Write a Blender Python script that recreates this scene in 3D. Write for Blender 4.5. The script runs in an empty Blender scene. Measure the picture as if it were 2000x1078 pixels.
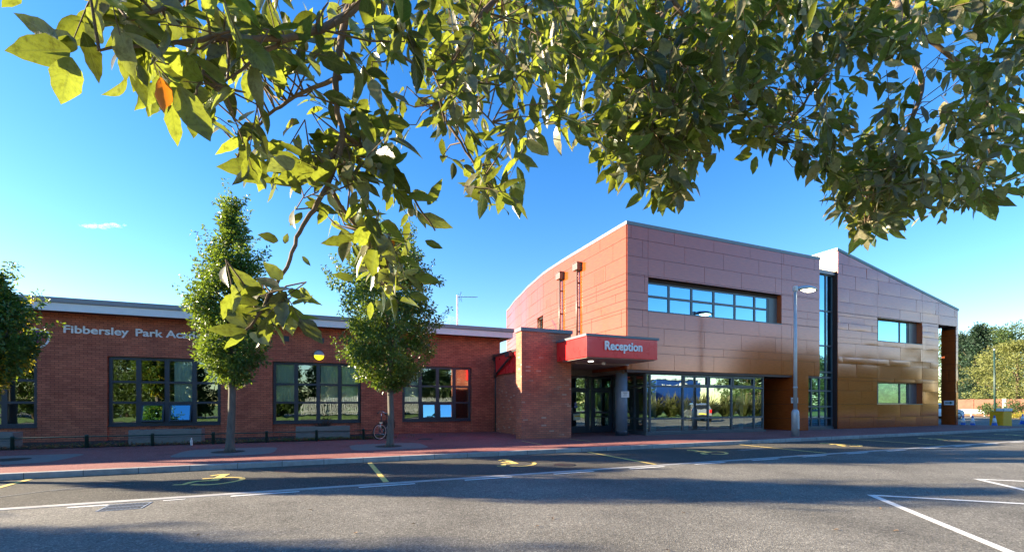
import bpy, bmesh, math, random
from mathutils import Vector, Matrix
R = math.radians
scene = bpy.context.scene
COL = scene.collection

# ------------------------------------------------------------------ camera, sky, sun, exposure
# x runs along the front of the buildings (to the right), y runs away behind them, z is up, metres
YAW = R(22.7)
FPX = 878.0                                    # focal length in pixels of the 2000 px wide photograph
cam_d = bpy.data.cameras.new('camera')
cam = bpy.data.objects.new('camera', cam_d); COL.objects.link(cam)
cam.location = (0, 0, 1.5); cam.rotation_euler = (R(90), 0, -YAW)
cam_d.sensor_width = 36; cam_d.lens = FPX / 2000 * 36
cam_d.shift_y = 248 / 2000
cam_d.clip_start = 0.05; cam_d.clip_end = 3000
scene.camera = cam

SUN_EL, SUN_AZ = R(17.5), R(64.5)               # azimuth measured from +y towards -x
to_sun = Vector((-math.sin(SUN_AZ) * math.cos(SUN_EL), math.cos(SUN_AZ) * math.cos(SUN_EL), math.sin(SUN_EL)))
world = bpy.data.worlds.new('World'); scene.world = world; world.use_nodes = True
wn, wl = world.node_tree.nodes, world.node_tree.links
wn.clear()
sky = wn.new('ShaderNodeTexSky'); sky.sky_type = 'NISHITA'; sky.sun_disc = False
sky.sun_elevation = SUN_EL; sky.sun_rotation = -SUN_AZ
sky.air_density = 1.0; sky.dust_density = 0.15; sky.ozone_density = 2.0; sky.altitude = 0
hs = wn.new('ShaderNodeHueSaturation'); hs.inputs['Saturation'].default_value = 1.38; hs.inputs['Hue'].default_value = 0.510; hs.inputs['Value'].default_value = 1.10
bg = wn.new('ShaderNodeBackground'); bg.inputs['Strength'].default_value = 0.05
wo = wn.new('ShaderNodeOutputWorld')
wl.new(sky.outputs[0], hs.inputs['Color']); wl.new(hs.outputs[0], bg.inputs['Color']); wl.new(bg.outputs[0], wo.inputs['Surface'])
sl = bpy.data.lights.new('sun', 'SUN'); sl.energy = 3.4; sl.angle = R(0.5); sl.color = (1.0, 0.84, 0.60)
sun = bpy.data.objects.new('sun', sl); COL.objects.link(sun)
sun.rotation_euler = to_sun.to_track_quat('Z', 'Y').to_euler(); sun.location = (-40, 20, 30)
vs = scene.view_settings
vs.view_transform = 'Standard'; vs.look = 'None'; vs.gamma = 1; vs.exposure = 2.75; vs.use_curve_mapping = False
scene.render.engine = 'CYCLES'
scene.cycles.max_bounces = 8; scene.cycles.transparent_max_bounces = 12
scene.cycles.use_denoising = True

# ------------------------------------------------------------------ materials
def nt(name):
    m = bpy.data.materials.new(name); m.use_nodes = True
    return m, m.node_tree.nodes, m.node_tree.links, m.node_tree.nodes['Principled BSDF']
def setp(p, **k):
    for a, v in k.items():
        p.inputs[a.replace('_', ' ')].default_value = v
def c4(c): return (c[0], c[1], c[2], 1)
def ramp(N, stops, interp='LINEAR'):
    r = N.new('ShaderNodeValToRGB'); e = r.color_ramp.elements; r.color_ramp.interpolation = interp
    while len(e) < len(stops): e.new(0.5)
    for i, (p, c) in enumerate(stops):
        e[i].position = p; e[i].color = c4(c)
    return r
def noise(N, L, coord, scale, detail=4, rough=.6, stretch=None):
    n = N.new('ShaderNodeTexNoise'); n.inputs['Scale'].default_value = scale
    n.inputs['Detail'].default_value = detail; n.inputs['Roughness'].default_value = rough
    if stretch:
        mp = N.new('ShaderNodeMapping'); mp.inputs['Scale'].default_value = stretch
        L.new(coord, mp.inputs['Vector']); coord = mp.outputs[0]
    L.new(coord, n.inputs['Vector']); return n
def mixc(N, L, fac, a, b, blend='MIX'):
    m = N.new('ShaderNodeMix'); m.data_type = 'RGBA'; m.blend_type = blend
    for sock, v in ((m.inputs[0], fac), (m.inputs[6], a), (m.inputs[7], b)):
        if hasattr(v, 'is_output'): L.new(v, sock)
        elif isinstance(v, (int, float)): sock.default_value = v
        else: sock.default_value = c4(v)
    return m.outputs[2]
def bump(N, L, p, h, strength, dist):
    b = N.new('ShaderNodeBump'); b.inputs['Strength'].default_value = strength; b.inputs['Distance'].default_value = dist
    L.new(h, b.inputs['Height']); L.new(b.outputs[0], p.inputs['Normal']); return b
def plain(name, col, rough=.5, metal=0, var=.18, scale=6, spec=.5, stretch=None, bmp=0, **k):
    """one paint, metal or plastic, with weathering: patchy tone and gloss"""
    m, N, L, p = nt(name)
    tc = N.new('ShaderNodeTexCoord').outputs['Object']
    n = noise(N, L, tc, scale, 6, .65, stretch)
    r = ramp(N, [(.25, [c * (1 - var) for c in col]), (.75, [min(1, c * (1 + var)) for c in col])])
    L.new(n.outputs[0], r.inputs[0]); L.new(r.outputs[0], p.inputs['Base Color'])
    rr = N.new('ShaderNodeMapRange'); rr.inputs[3].default_value = max(0, rough - .08); rr.inputs[4].default_value = min(1, rough + .1)
    L.new(n.outputs[0], rr.inputs[0]); L.new(rr.outputs[0], p.inputs['Roughness'])
    setp(p, Metallic=metal, Specular_IOR_Level=spec, **k)
    if bmp: bump(N, L, p, n.outputs[0], .5, bmp)
    return m

def brick_mat(name, c1, c2, mortar, pale=None, pale_amt=.0, band=True):
    m, N, L, p = nt(name)
    uv = N.new('ShaderNodeTexCoord').outputs['UV']
    b = N.new('ShaderNodeTexBrick')
    b.inputs['Scale'].default_value = 1; b.inputs['Brick Width'].default_value = .225; b.inputs['Row Height'].default_value = .075
    b.inputs['Mortar Size'].default_value = .008; b.inputs['Mortar Smooth'].default_value = .2; b.inputs['Bias'].default_value = 0
    b.inputs['Color1'].default_value = c4(c1); b.inputs['Color2'].default_value = c4(c2); b.inputs['Mortar'].default_value = c4(mortar)
    L.new(uv, b.inputs['Vector'])
    col = b.outputs['Color']
    if pale:                                     # odd pale bricks: white noise per brick cell
        b2 = N.new('ShaderNodeTexBrick')
        for s in ('Scale', 'Brick Width', 'Row Height', 'Mortar Size', 'Mortar Smooth'):
            b2.inputs[s].default_value = b.inputs[s].default_value
        b2.inputs['Color1'].default_value = (0, 0, 0, 1); b2.inputs['Color2'].default_value = (1, 1, 1, 1); b2.inputs['Mortar'].default_value = (0, 0, 0, 1)
        L.new(uv, b2.inputs['Vector'])
        r = ramp(N, [(1 - pale_amt, (0, 0, 0)), (1 - pale_amt + .02, (1, 1, 1))])
        L.new(b2.outputs['Color'], r.inputs[0])
        nz = noise(N, L, uv, .9, 2, .5); rz = ramp(N, [(.42, (.15, .15, .15)), (.6, (1, 1, 1))]); L.new(nz.outputs[0], rz.inputs[0])
        fac = mixc(N, L, 1.0, r.outputs[0], rz.outputs[0], 'MULTIPLY')
        col = mixc(N, L, fac, col, pale)
    n = noise(N, L, uv, 1.3, 5, .6); r = ramp(N, [(.3, (.72, .72, .75)), (.7, (1.12, 1.1, 1.06))]); L.new(n.outputs[0], r.inputs[0])
    col = mixc(N, L, 1.0, col, r.outputs[0], 'MULTIPLY')
    n2 = noise(N, L, uv, 60, 3, .7); r2 = ramp(N, [(.3, (.8, .8, .8)), (.7, (1.15, 1.15, 1.15))]); L.new(n2.outputs[0], r2.inputs[0])
    col = mixc(N, L, 1.0, col, r2.outputs[0], 'MULTIPLY')
    if band:                                     # movement joints and darker courses every 12 courses
        sx = N.new('ShaderNodeSeparateXYZ'); L.new(uv, sx.inputs[0])
        mt = N.new('ShaderNodeMath'); mt.operation = 'PINGPONG'; mt.inputs[1].default_value = .45; L.new(sx.outputs[1], mt.inputs[0])
        lt = N.new('ShaderNodeMath'); lt.operation = 'LESS_THAN'; lt.inputs[1].default_value = .011; L.new(mt.outputs[0], lt.inputs[0])
        ml = N.new('ShaderNodeMath'); ml.operation = 'MULTIPLY'; ml.inputs[1].default_value = .55; L.new(lt.outputs[0], ml.inputs[0])
        col = mixc(N, L, ml.outputs[0], col, [c * .25 for c in c1])
    L.new(col, p.inputs['Base Color']); setp(p, Roughness=.82, Specular_IOR_Level=.25)
    iv = N.new('ShaderNodeMath'); iv.operation = 'SUBTRACT'; iv.inputs[0].default_value = 1; L.new(b.outputs['Fac'], iv.inputs[1])
    bump(N, L, p, iv.outputs[0], .6, .006)
    return m

def asphalt_mat(name, lo, mid, hi, scale=75, patch=.35, bd=.006):
    m, N, L, p = nt(name)
    tc = N.new('ShaderNodeTexCoord').outputs['Object']
    v = N.new('ShaderNodeTexVoronoi'); v.inputs['Scale'].default_value = scale; L.new(tc, v.inputs['Vector'])
    sep = N.new('ShaderNodeSeparateColor'); L.new(v.outputs['Color'], sep.inputs[0])
    r = ramp(N, [(.0, lo), (.45, mid), (.8, mid), (1, hi)]); L.new(sep.outputs[0], r.inputs[0])
    col = r.outputs[0]
    n = noise(N, L, tc, .45, 6, .6); r2 = ramp(N, [(.3, (1 - patch,) * 3), (.7, (1 + patch * .5,) * 3)]); L.new(n.outputs[0], r2.inputs[0])
    col = mixc(N, L, 1, col, r2.outputs[0], 'MULTIPLY')
    n3 = noise(N, L, tc, 14, 5, .7); r3 = ramp(N, [(.3, (.72,) * 3), (.7, (1.2,) * 3)]); L.new(n3.outputs[0], r3.inputs[0])
    col = mixc(N, L, 1, col, r3.outputs[0], 'MULTIPLY')
    n4 = noise(N, L, tc, .9, 3, .5); r4 = ramp(N, [(.60, (1, 1, 1)), (.66, (.74, .74, .75)), (.74, (.66, .66, .68))]); L.new(n4.outputs[0], r4.inputs[0])
    col = mixc(N, L, .8, col, mixc(N, L, 1, col, r4.outputs[0], 'MULTIPLY'))
    L.new(col, p.inputs['Base Color']); setp(p, Roughness=.85, Specular_IOR_Level=.25)
    bump(N, L, p, v.outputs['Distance'], .7, bd)
    return m

def paint_mat(name, col, under, wear=.42):
    m, N, L, p = nt(name)
    tc = N.new('ShaderNodeTexCoord').outputs['Object']
    n = noise(N, L, tc, 28, 6, .75); r = ramp(N, [(wear - .08, (0, 0, 0)), (wear + .02, (1, 1, 1))]); L.new(n.outputs[0], r.inputs[0])
    n2 = noise(N, L, tc, 3, 4, .6); r2 = ramp(N, [(.3, [c * .8 for c in col]), (.7, col)]); L.new(n2.outputs[0], r2.inputs[0])
    L.new(mixc(N, L, r.outputs[0], under, r2.outputs[0]), p.inputs['Base Color']); setp(p, Roughness=.7)
    return m

def cladding_mat(name, base, rough=.16, ior=1.9):
    m, N, L, p = nt(name)
    tc = N.new('ShaderNodeTexCoord').outputs['UV']
    n = noise(N, L, tc, 3.2, 6, .6, (1, 7, 1)); r = ramp(N, [(.3, [c * .78 for c in base]), (.7, [c * 1.18 for c in base])]); L.new(n.outputs[0], r.inputs[0])
    n2 = noise(N, L, tc, 26, 4, .7, (1, 6, 1)); r2 = ramp(N, [(.3, (.86,) * 3), (.7, (1.12,) * 3)]); L.new(n2.outputs[0], r2.inputs[0])
    L.new(mixc(N, L, 1, r.outputs[0], r2.outputs[0], 'MULTIPLY'), p.inputs['Base Color'])
    rr = N.new('ShaderNodeMapRange'); rr.inputs[3].default_value = rough - .04; rr.inputs[4].default_value = rough + .06
    L.new(n2.outputs[0], rr.inputs[0]); L.new(rr.outputs[0], p.inputs['Roughness']); setp(p, IOR=ior, Specular_Tint=(1.0, .52, .50, 1))
    return m

def glass_mat(name, refl=.42, tint=(.55, .72, .70), gtint=(.86, .95, .95), wav=.0006):
    m, N, L, p = nt(name); N.remove(p)
    out = [n for n in N if n.type == 'OUTPUT_MATERIAL'][0]
    g = N.new('ShaderNodeBsdfGlossy'); g.inputs['Roughness'].default_value = .0; g.inputs['Color'].default_value = c4(gtint)
    t = N.new('ShaderNodeBsdfTransparent'); t.inputs['Color'].default_value = c4(tint)
    lw = N.new('ShaderNodeFresnel'); lw.inputs['IOR'].default_value = 1.5
    ad = N.new('ShaderNodeMath'); ad.operation = 'ADD'; ad.use_clamp = True; ad.inputs[1].default_value = refl - .04; L.new(lw.outputs[0], ad.inputs[0])
    mx = N.new('ShaderNodeMixShader'); L.new(ad.outputs[0], mx.inputs[0]); L.new(t.outputs[0], mx.inputs[1]); L.new(g.outputs[0], mx.inputs[2])
    L.new(mx.outputs[0], out.inputs['Surface'])
    tc = N.new('ShaderNodeTexCoord').outputs['Object']; n = noise(N, L, tc, 1.6, 2, .4)
    b = N.new('ShaderNodeBump'); b.inputs['Strength'].default_value = .35; b.inputs['Distance'].default_value = wav * 10; L.new(n.outputs[0], b.inputs['Height'])
    L.new(b.outputs[0], g.inputs['Normal'])
    return m

def leaf_mat(name, top, under, trans, tfac=.4, rough=.4, vary=.35, veins=False):
    """a leaf: green upper side, paler felted underside, light glowing through"""
    m, N, L, p = nt(name)
    out = [n for n in N if n.type == 'OUTPUT_MATERIAL'][0]
    at = N.new('ShaderNodeAttribute'); at.attribute_name = 'tone'
    geo = N.new('ShaderNodeNewGeometry')
    col = mixc(N, L, geo.outputs['Backfacing'], top, under)
    tn = ramp(N, [(0, (1 - vary,) * 3), (1, (1 + vary,) * 3)]); L.new(at.outputs['Fac'], tn.inputs[0])
    col = mixc(N, L, 1, col, tn.outputs[0], 'MULTIPLY')
    tcol = mixc(N, L, 1, trans, tn.outputs[0], 'MULTIPLY')
    if veins:                                    # midrib, side veins and blotches, laid along each blade
        va = N.new('ShaderNodeAttribute'); va.attribute_name = 'blade'; sp = N.new('ShaderNodeSeparateXYZ'); L.new(va.outputs['Vector'], sp.inputs[0])
        def mth(op, a, b):
            q = N.new('ShaderNodeMath'); q.operation = op
            for s_, v in zip(q.inputs, (a, b)):
                if hasattr(v, 'is_output'): L.new(v, s_)
                else: s_.default_value = v
            return q.outputs[0]
        wv = mth('PINGPONG', mth('SUBTRACT', mth('MULTIPLY', sp.outputs[0], 9.0), mth('MULTIPLY', sp.outputs[1], 2.0)), .5)
        vein = mth('MAXIMUM', mth('LESS_THAN', wv, .06), mth('LESS_THAN', sp.outputs[1], .07))
        tc = N.new('ShaderNodeTexCoord').outputs['Object']; nz = noise(N, L, tc, 130, 5, .65); rz = ramp(N, [(.32, (.55, .5, .45)), (.5, (1, 1, 1)), (.72, (1.2, 1.15, 1.1))]); L.new(nz.outputs[0], rz.inputs[0])
        col = mixc(N, L, 1, col, rz.outputs[0], 'MULTIPLY'); tcol = mixc(N, L, 1, tcol, rz.outputs[0], 'MULTIPLY')
        vf = mth('MULTIPLY', vein, .35); col = mixc(N, L, vf, col, (.22, .25, .10)); tcol = mixc(N, L, vf, tcol, [c * .45 for c in trans])
        bump(N, L, p, nz.outputs[0], .5, .0012)
    L.new(col, p.inputs['Base Color']); setp(p, Roughness=rough, Specular_IOR_Level=.45)
    tr = N.new('ShaderNodeBsdfTranslucent')
    L.new(tcol, tr.inputs['Color'])
    mx = N.new('ShaderNodeMixShader'); mx.inputs[0].default_value = tfac
    L.new(p.outputs[0], mx.inputs[1]); L.new(tr.outputs[0], mx.inputs[2]); L.new(mx.outputs[0], out.inputs['Surface'])
    return m

def emit_mat(name, col, strength):
    m, N, L, p = nt(name); setp(p, Base_Color=c4(col), Emission_Color=c4(col), Emission_Strength=strength, Roughness=.3)
    return m

def kerb_mat():
    m, N, L, p = nt('kerb concrete')
    uv = N.new('ShaderNodeTexCoord').outputs['Object']
    b = N.new('ShaderNodeTexBrick'); b.inputs['Scale'].default_value = 1; b.inputs['Brick Width'].default_value = .915; b.inputs['Row Height'].default_value = 5
    b.inputs['Mortar Size'].default_value = .006; b.offset = 0
    b.inputs['Color1'].default_value = (.34, .33, .31, 1); b.inputs['Color2'].default_value = (.42, .41, .385, 1); b.inputs['Mortar'].default_value = (.08, .08, .075, 1)
    mp = N.new('ShaderNodeMapping'); mp.inputs['Location'].default_value = (0, 2.4, 0); L.new(uv, mp.inputs[0]); L.new(mp.outputs[0], b.inputs['Vector'])
    n = noise(N, L, uv, 5, 6, .7); r = ramp(N, [(.3, (.7, .7, .7)), (.7, (1.12, 1.12, 1.1))]); L.new(n.outputs[0], r.inputs[0])
    L.new(mixc(N, L, 1, b.outputs[0], r.outputs[0], 'MULTIPLY'), p.inputs['Base Color']); setp(p, Roughness=.85)
    bump(N, L, p, n.outputs[0], .4, .006)
    return m

M = {}
M['asphalt'] = asphalt_mat('worn asphalt', (.10, .093, .08), (.20, .186, .158), (.38, .355, .30), 75, .42)
M['bay_asphalt'] = asphalt_mat('bay asphalt', (.038, .035, .03), (.095, .088, .074), (.26, .24, .2), 90, .3, .004)
M['red_tarmac'] = asphalt_mat('red tarmac', (.20, .072, .065), (.32, .118, .103), (.46, .25, .22), 95, .25, .003)
M['kerb'] = kerb_mat()
M['concrete'] = plain('channel concrete', (.40, .385, .36), .8, var=.25, scale=4)
M['paving'] = plain('grey setts', (.20, .185, .17), .85, var=.35, scale=22, bmp=.01)
M['soil'] = plain('soil', (.055, .042, .032), .95, var=.5, scale=18, bmp=.05)
M['grass'] = plain('grass', (.13, .21, .035), .9, var=.45, scale=9, bmp=.05)
M['yellow_paint'] = paint_mat('yellow road paint', (.92, .66, .18), (.16, .15, .13), .30)
M['white_paint'] = paint_mat('white road paint', (.80, .79, .74), (.2, .19, .17), .42)
M['brick_red'] = brick_mat('red brick', (.64, .205, .12), (.46, .135, .082), (.20, .08, .06))
M['brick_mix'] = brick_mat('multi brick', (.64, .21, .12), (.44, .14, .09), (.24, .12, .095), (.62, .38, .27), .10, False)
M['brick_wall'] = brick_mat('garden brick', (.26, .10, .065), (.2, .08, .055), (.2, .14, .11), None, 0, False)
M['fascia'] = plain('white fascia', (.78, .78, .78), .45, var=.06, scale=2)
M['capping'] = plain('grey roof capping', (.24, .25, .27), .4, var=.1)
M['soffit'] = plain('dark soffit', (.10, .055, .045), .6, var=.2, stretch=(1, 12, 1))
M['frame'] = plain('blue grey window frame', (.030, .045, .068), .35, var=.12)
M['frame_grey'] = plain('grey curtain wall frame', (.075, .09, .105), .35, var=.12)
M['glass'] = glass_mat('window glass', .30, (.78, .90, .88), (.8, .92, .92))
M['glass_big'] = glass_mat('foyer glass', .50, (.35, .62, .60), (.78, .92, .90))
M['glass_sky'] = glass_mat('upper glass', .60, (.25, .45, .5), (.34, .66, .86))
M['clad'] = cladding_mat('timber print cladding', (.36, .074, .014), .13, 2.25)
M['clad_side'] = M['clad']
M['joint'] = plain('cladding joint', (.03, .012, .01), .8)
M['cream'] = plain('cream render panel', (.62, .52, .38), .6, var=.08)
M['coping'] = plain('slate grey coping', (.13, .15, .175), .4, var=.12)
M['red_panel'] = plain('bright red panel', (.90, .028, .03), .28, var=.05, scale=2, Coat_Weight=.3)
M['pipe'] = plain('dark rainwater pipe', (.05, .042, .045), .4, var=.15)
M['pipe_brown'] = plain('brown rainwater pipe', (.15, .10, .085), .35, var=.12)
M['lettering'] = plain('white lettering', (.82, .82, .82), .4, var=.03)
M['purple'] = plain('purple badge', (.3, .09, .28), .4)
M['column'] = plain('blue grey column paint', (.16, .20, .26), .42, var=.1)
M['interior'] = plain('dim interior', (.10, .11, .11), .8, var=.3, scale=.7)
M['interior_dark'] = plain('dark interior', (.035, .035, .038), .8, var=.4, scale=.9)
M['blind'] = plain('pale green blind', (.80, .90, .84), .8, var=.12, stretch=(10, 1, 1))
M['paper'] = plain('white notice', (.8, .82, .85), .5, var=.03)
M['ink'] = plain('grey print', (.12, .13, .16), .6)
M['green_ink'] = plain('dark green arrow', (.02, .10, .05), .6)
M['teal'] = plain('teal poster', (.05, .45, .52), .5, var=.3)
M['bark'] = plain('grey bark', (.11, .10, .085), .9, var=.4, scale=14, stretch=(1, 1, .25), bmp=.02)
M['bark_dark'] = plain('twig bark', (.14, .095, .06), .85, var=.4, scale=20, bmp=.004)
M['hornbeam'] = leaf_mat('hornbeam leaf', (.042, .105, .02), (.06, .115, .03), (.30, .42, .03), .27, .35)
M['autumn'] = leaf_mat('yellowing leaf', (.30, .26, .03), (.28, .25, .05), (.75, .60, .04), .45, .5)
M['far_green'] = leaf_mat('far foliage', (.05, .088, .02), (.06, .092, .026), (.2, .28, .035), .22, .55)
M['far_dark'] = leaf_mat('conifer foliage', (.018, .045, .022), (.02, .045, .025), (.05, .10, .03), .2, .6)
M['far_pale'] = leaf_mat('pale foliage', (.15, .165, .042), (.15, .16, .05), (.35, .36, .06), .22, .6)
M['oak_leaf'] = leaf_mat('evergreen oak leaf', (.014, .034, .013), (.175, .16, .105), (.42, .50, .045), .29, .30, .55, True)
M['oak_orange'] = leaf_mat('dying oak leaf', (.45, .14, .02), (.45, .15, .03), (.9, .30, .02), .5, .5)
M['acorn'] = plain('acorn', (.32, .30, .14), .5, var=.2, scale=40)
M['blade'] = leaf_mat('sword leaf', (.085, .09, .03), (.10, .09, .04), (.2, .18, .04), .15, .45)
M['timber'] = plain('weathered grey timber', (.20, .205, .20), .85, var=.35, scale=5, stretch=(1, 8, 10), bmp=.006)
M['rail'] = plain('dark green rail paint', (.018, .05, .042), .4, var=.2)
M['galv'] = plain('galvanised steel', (.42, .45, .48), .45, .35, var=.15, scale=5)
M['tyre'] = plain('tyre rubber', (.02, .02, .021), .8)
M['chrome'] = plain('bright metal', (.62, .62, .64), .25, .9, var=.08)
M['bike_black'] = plain('black bike paint', (.018, .018, .02), .35)
M['pink_wall'] = plain('pale tyre wall', (.62, .42, .36), .6, var=.08)
M['lens'] = emit_mat('lamp lens', (1.0, .92, .62), 3.0)
M['yellow_lens'] = emit_mat('yellow light lens', (.95, .72, .02), .35)
M['down'] = emit_mat('downlight', (1, .95, .85), 2.0)
M['cone_blue'] = plain('blue plastic cone', (.03, .13, .5), .45, var=.12)
M['cone_white'] = plain('white reflective sleeve', (.78, .8, .82), .4, var=.06)
M['orange_bin'] = plain('amber yellow plastic', (.95, .42, .012), .45, var=.12)
M['lid'] = plain('pale grey lid', (.7, .72, .72), .45, var=.06)
M['silver_car'] = plain('grey car paint', (.34, .36, .39), .25, .5, var=.04, Coat_Weight=1.0)
M['white_car'] = plain('white car paint', (.78, .78, .78), .25, var=.03, Coat_Weight=1.0)
M['dark_glass'] = plain('car glass', (.012, .014, .016), .05, var=.1, spec=.8)
M['tail'] = plain('red tail lamp', (.6, .02, .02), .15, var=.1)
M['plate'] = plain('yellow plate', (.8, .55, .04), .4, var=.05)
M['blue_sign'] = plain('blue building cladding', (.015, .06, .26), .4, var=.1)
M['pale_shed'] = plain('pale shed cladding', (.50, .56, .58), .5, var=.06)
M['pale_fence'] = plain('white paling', (.42, .42, .39), .7, var=.15)
M['iron'] = plain('cast iron', (.05, .048, .045), .55, .4, var=.3, scale=20)
M['bottle'] = plain('clear plastic', (.6, .64, .68), .2, var=.1)
M['dead'] = plain('dead stems', (.07, .05, .035), .9, var=.4)
M['litter'] = leaf_mat('dry leaf', (.20, .115, .055), (.24, .15, .08), (.3, .16, .05), .2, .7, .5)
M['plaster'] = plain('pale lining', (.5, .47, .42), .8, var=.1)

# ------------------------------------------------------------------ mesh helpers
class MB:
    def __init__(s): s.v = []; s.f = []; s.sm = []; s.tone = []; s.va = []
    def quad(s, *p, smooth=False):
        n = len(s.v); s.v += [tuple(q) for q in p]; s.f.append(tuple(range(n, n + len(p)))); s.sm.append(smooth)
    def box(s, a, b):
        x0, x1 = sorted((a[0], b[0])); y0, y1 = sorted((a[1], b[1])); z0, z1 = sorted((a[2], b[2]))
        n = len(s.v)
        s.v += [(x0, y0, z0), (x1, y0, z0), (x1, y1, z0), (x0, y1, z0), (x0, y0, z1), (x1, y0, z1), (x1, y1, z1), (x0, y1, z1)]
        for q in ((0, 3, 2, 1), (4, 5, 6, 7), (0, 1, 5, 4), (1, 2, 6, 5), (2, 3, 7, 6), (3, 0, 4, 7)):
            s.f.append(tuple(n + i for i in q)); s.sm.append(False)
    def obox(s, c, size, rot):                    # oriented box: centre, size, 3x3 matrix
        n = len(s.v); h = [k / 2 for k in size]
        for z in (-1, 1):
            for x, y in ((-1, -1), (1, -1), (1, 1), (-1, 1)):
                s.v.append(tuple(Vector(c) + rot @ Vector((x * h[0], y * h[1], z * h[2]))))
        for q in ((0, 3, 2, 1), (4, 5, 6, 7), (0, 1, 5, 4), (1, 2, 6, 5), (2, 3, 7, 6), (3, 0, 4, 7)):
            s.f.append(tuple(n + i for i in q)); s.sm.append(False)
    def tube(s, pts, rad, n=8, caps=True):
        pts = [Vector(p) for p in pts]
        if not hasattr(rad, '__len__'): rad = [rad] * len(pts)
        b = len(s.v); up = None
        for i, p in enumerate(pts):
            d = (pts[min(i + 1, len(pts) - 1)] - pts[max(i - 1, 0)]).normalized()
            if up is None:
                up = Vector((0, 0, 1)) if abs(d.z) < .9 else Vector((1, 0, 0))
            sx = d.cross(up)
            if sx.length < 1e-5: sx = d.orthogonal()
            sx.normalize(); up = sx.cross(d).normalized()
            for k in range(n):
                a = 2 * math.pi * k / n
                s.v.append(tuple(p + (sx * math.cos(a) + up * math.sin(a)) * rad[i]))
        for i in range(len(pts) - 1):
            for k in range(n):
                k2 = (k + 1) % n
                s.f.append((b + i * n + k, b + i * n + k2, b + (i + 1) * n + k2, b + (i + 1) * n + k)); s.sm.append(True)
        if caps:
            s.f.append(tuple(b + k for k in range(n))[::-1]); s.sm.append(False)
            e = b + (len(pts) - 1) * n; s.f.append(tuple(e + k for k in range(n))); s.sm.append(False)
    def lathe(s, prof, c=(0, 0, 0), n=24, rot=None):
        b = len(s.v); c = Vector(c)
        for r, z in prof:
            for k in range(n):
                a = 2 * math.pi * k / n; q = Vector((r * math.cos(a), r * math.sin(a), z))
                s.v.append(tuple(c + (rot @ q if rot else q)))
        for i in range(len(prof) - 1):
            for k in range(n):
                k2 = (k + 1) % n
                s.f.append((b + i * n + k, b + i * n + k2, b + (i + 1) * n + k2, b + (i + 1) * n + k)); s.sm.append(True)
        for i, fl in ((0, True), (len(prof) - 1, False)):
            if prof[i][0] > 1e-4:
                q = [b + i * n + k for k in range(n)]; s.f.append(tuple(q[::-1] if fl else q)); s.sm.append(False)
    def ring(s, c, R0, r, rot, n=32, m=8):          # torus
        b = len(s.v); c = Vector(c)
        for i in range(n):
            a = 2 * math.pi * i / n
            for j in range(m):
                t = 2 * math.pi * j / m; q = Vector(((R0 + r * math.cos(t)) * math.cos(a), (R0 + r * math.cos(t)) * math.sin(a), r * math.sin(t)))
                s.v.append(tuple(c + rot @ q))
        for i in range(n):
            for j in range(m):
                s.f.append((b + i * m + j, b + ((i + 1) % n) * m + j, b + ((i + 1) % n) * m + (j + 1) % m, b + i * m + (j + 1) % m)); s.sm.append(True)
    def prism(s, poly, h, mp=None):                # poly in 2D, extruded, through mp(u, v, w)
        mp = mp or (lambda u, v, w: (u, v, w)); n = len(s.v); k = len(poly)
        for w in (0, h):
            for u, v in poly: s.v.append(tuple(mp(u, v, w)))
        s.f.append(tuple(range(n, n + k))[::-1]); s.sm.append(False)
        s.f.append(tuple(range(n + k, n + 2 * k))); s.sm.append(False)
        for i in range(k):
            j = (i + 1) % k; s.f.append((n + i, n + j, n + k + j, n + k + i)); s.sm.append(False)
    def split(s):
        """the separate pieces, each its own MB"""
        par = list(range(len(s.v)))
        def fd(i):
            while par[i] != i: par[i] = par[par[i]]; i = par[i]
            return i
        key = {}
        for i, q in enumerate(s.v):
            k = tuple(round(c, 4) for c in q); j = key.setdefault(k, i); par[fd(i)] = fd(j)
        for f in s.f:
            for i in f[1:]: par[fd(i)] = fd(f[0])
        out = {}
        for k, f in enumerate(s.f):
            m, mp = out.setdefault(fd(f[0]), (MB(), {})); g = []
            for i in f:
                if i not in mp: mp[i] = len(m.v); m.v.append(s.v[i])
                g.append(mp[i])
            m.f.append(tuple(g)); m.sm.append(s.sm[k])
            if s.tone: m.tone.append(s.tone[k])
        return [m for m, _ in out.values()]
    def builds(s, *a, **k): return [m.build(*a, **k) for m in s.split()]
    def build(s, name, mat, parent=None, local=False, cut=None, bevel=0, fix=False):
        me = bpy.data.meshes.new(name)
        off = Vector((0, 0, 0))
        if parent is not None and not local:
            p = parent
            while p: off += Vector(p.location); p = p.parent
        me.from_pydata([tuple(Vector(q) - off) for q in s.v] if off.length else s.v, [], s.f)
        me.polygons.foreach_set('use_smooth', s.sm)
        if cut or fix:
            bm = bmesh.new(); bm.from_mesh(me)
            if cut:
                bmesh.ops.bisect_plane(bm, geom=bm.verts[:] + bm.edges[:] + bm.faces[:], plane_co=Vector(cut[0]) - off, plane_no=cut[1], clear_outer=True)
            if fix: bmesh.ops.recalc_face_normals(bm, faces=bm.faces[:])
            bm.to_mesh(me); bm.free()
        if len(s.va) == len(s.v) and s.va:
            a = me.attributes.new('blade', 'FLOAT_VECTOR', 'POINT'); a.data.foreach_set('vector', [c for q in s.va for c in (q[0], q[1], 0)])
        if s.tone and not cut:
            a = me.attributes.new('tone', 'FLOAT', 'FACE'); a.data.foreach_set('value', s.tone)
        uv = me.uv_layers.new(name='UVMap')
        vco = [v.co + off for v in me.vertices]
        for p in me.polygons:
            n = p.normal; ax = max(range(3), key=lambda i: abs(n[i]))
            for li in p.loop_indices:
                c = vco[me.loops[li].vertex_index]
                uv.data[li].uv = (c.y, c.z) if ax == 0 else ((c.x, c.z) if ax == 1 else (c.x, c.y))
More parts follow.
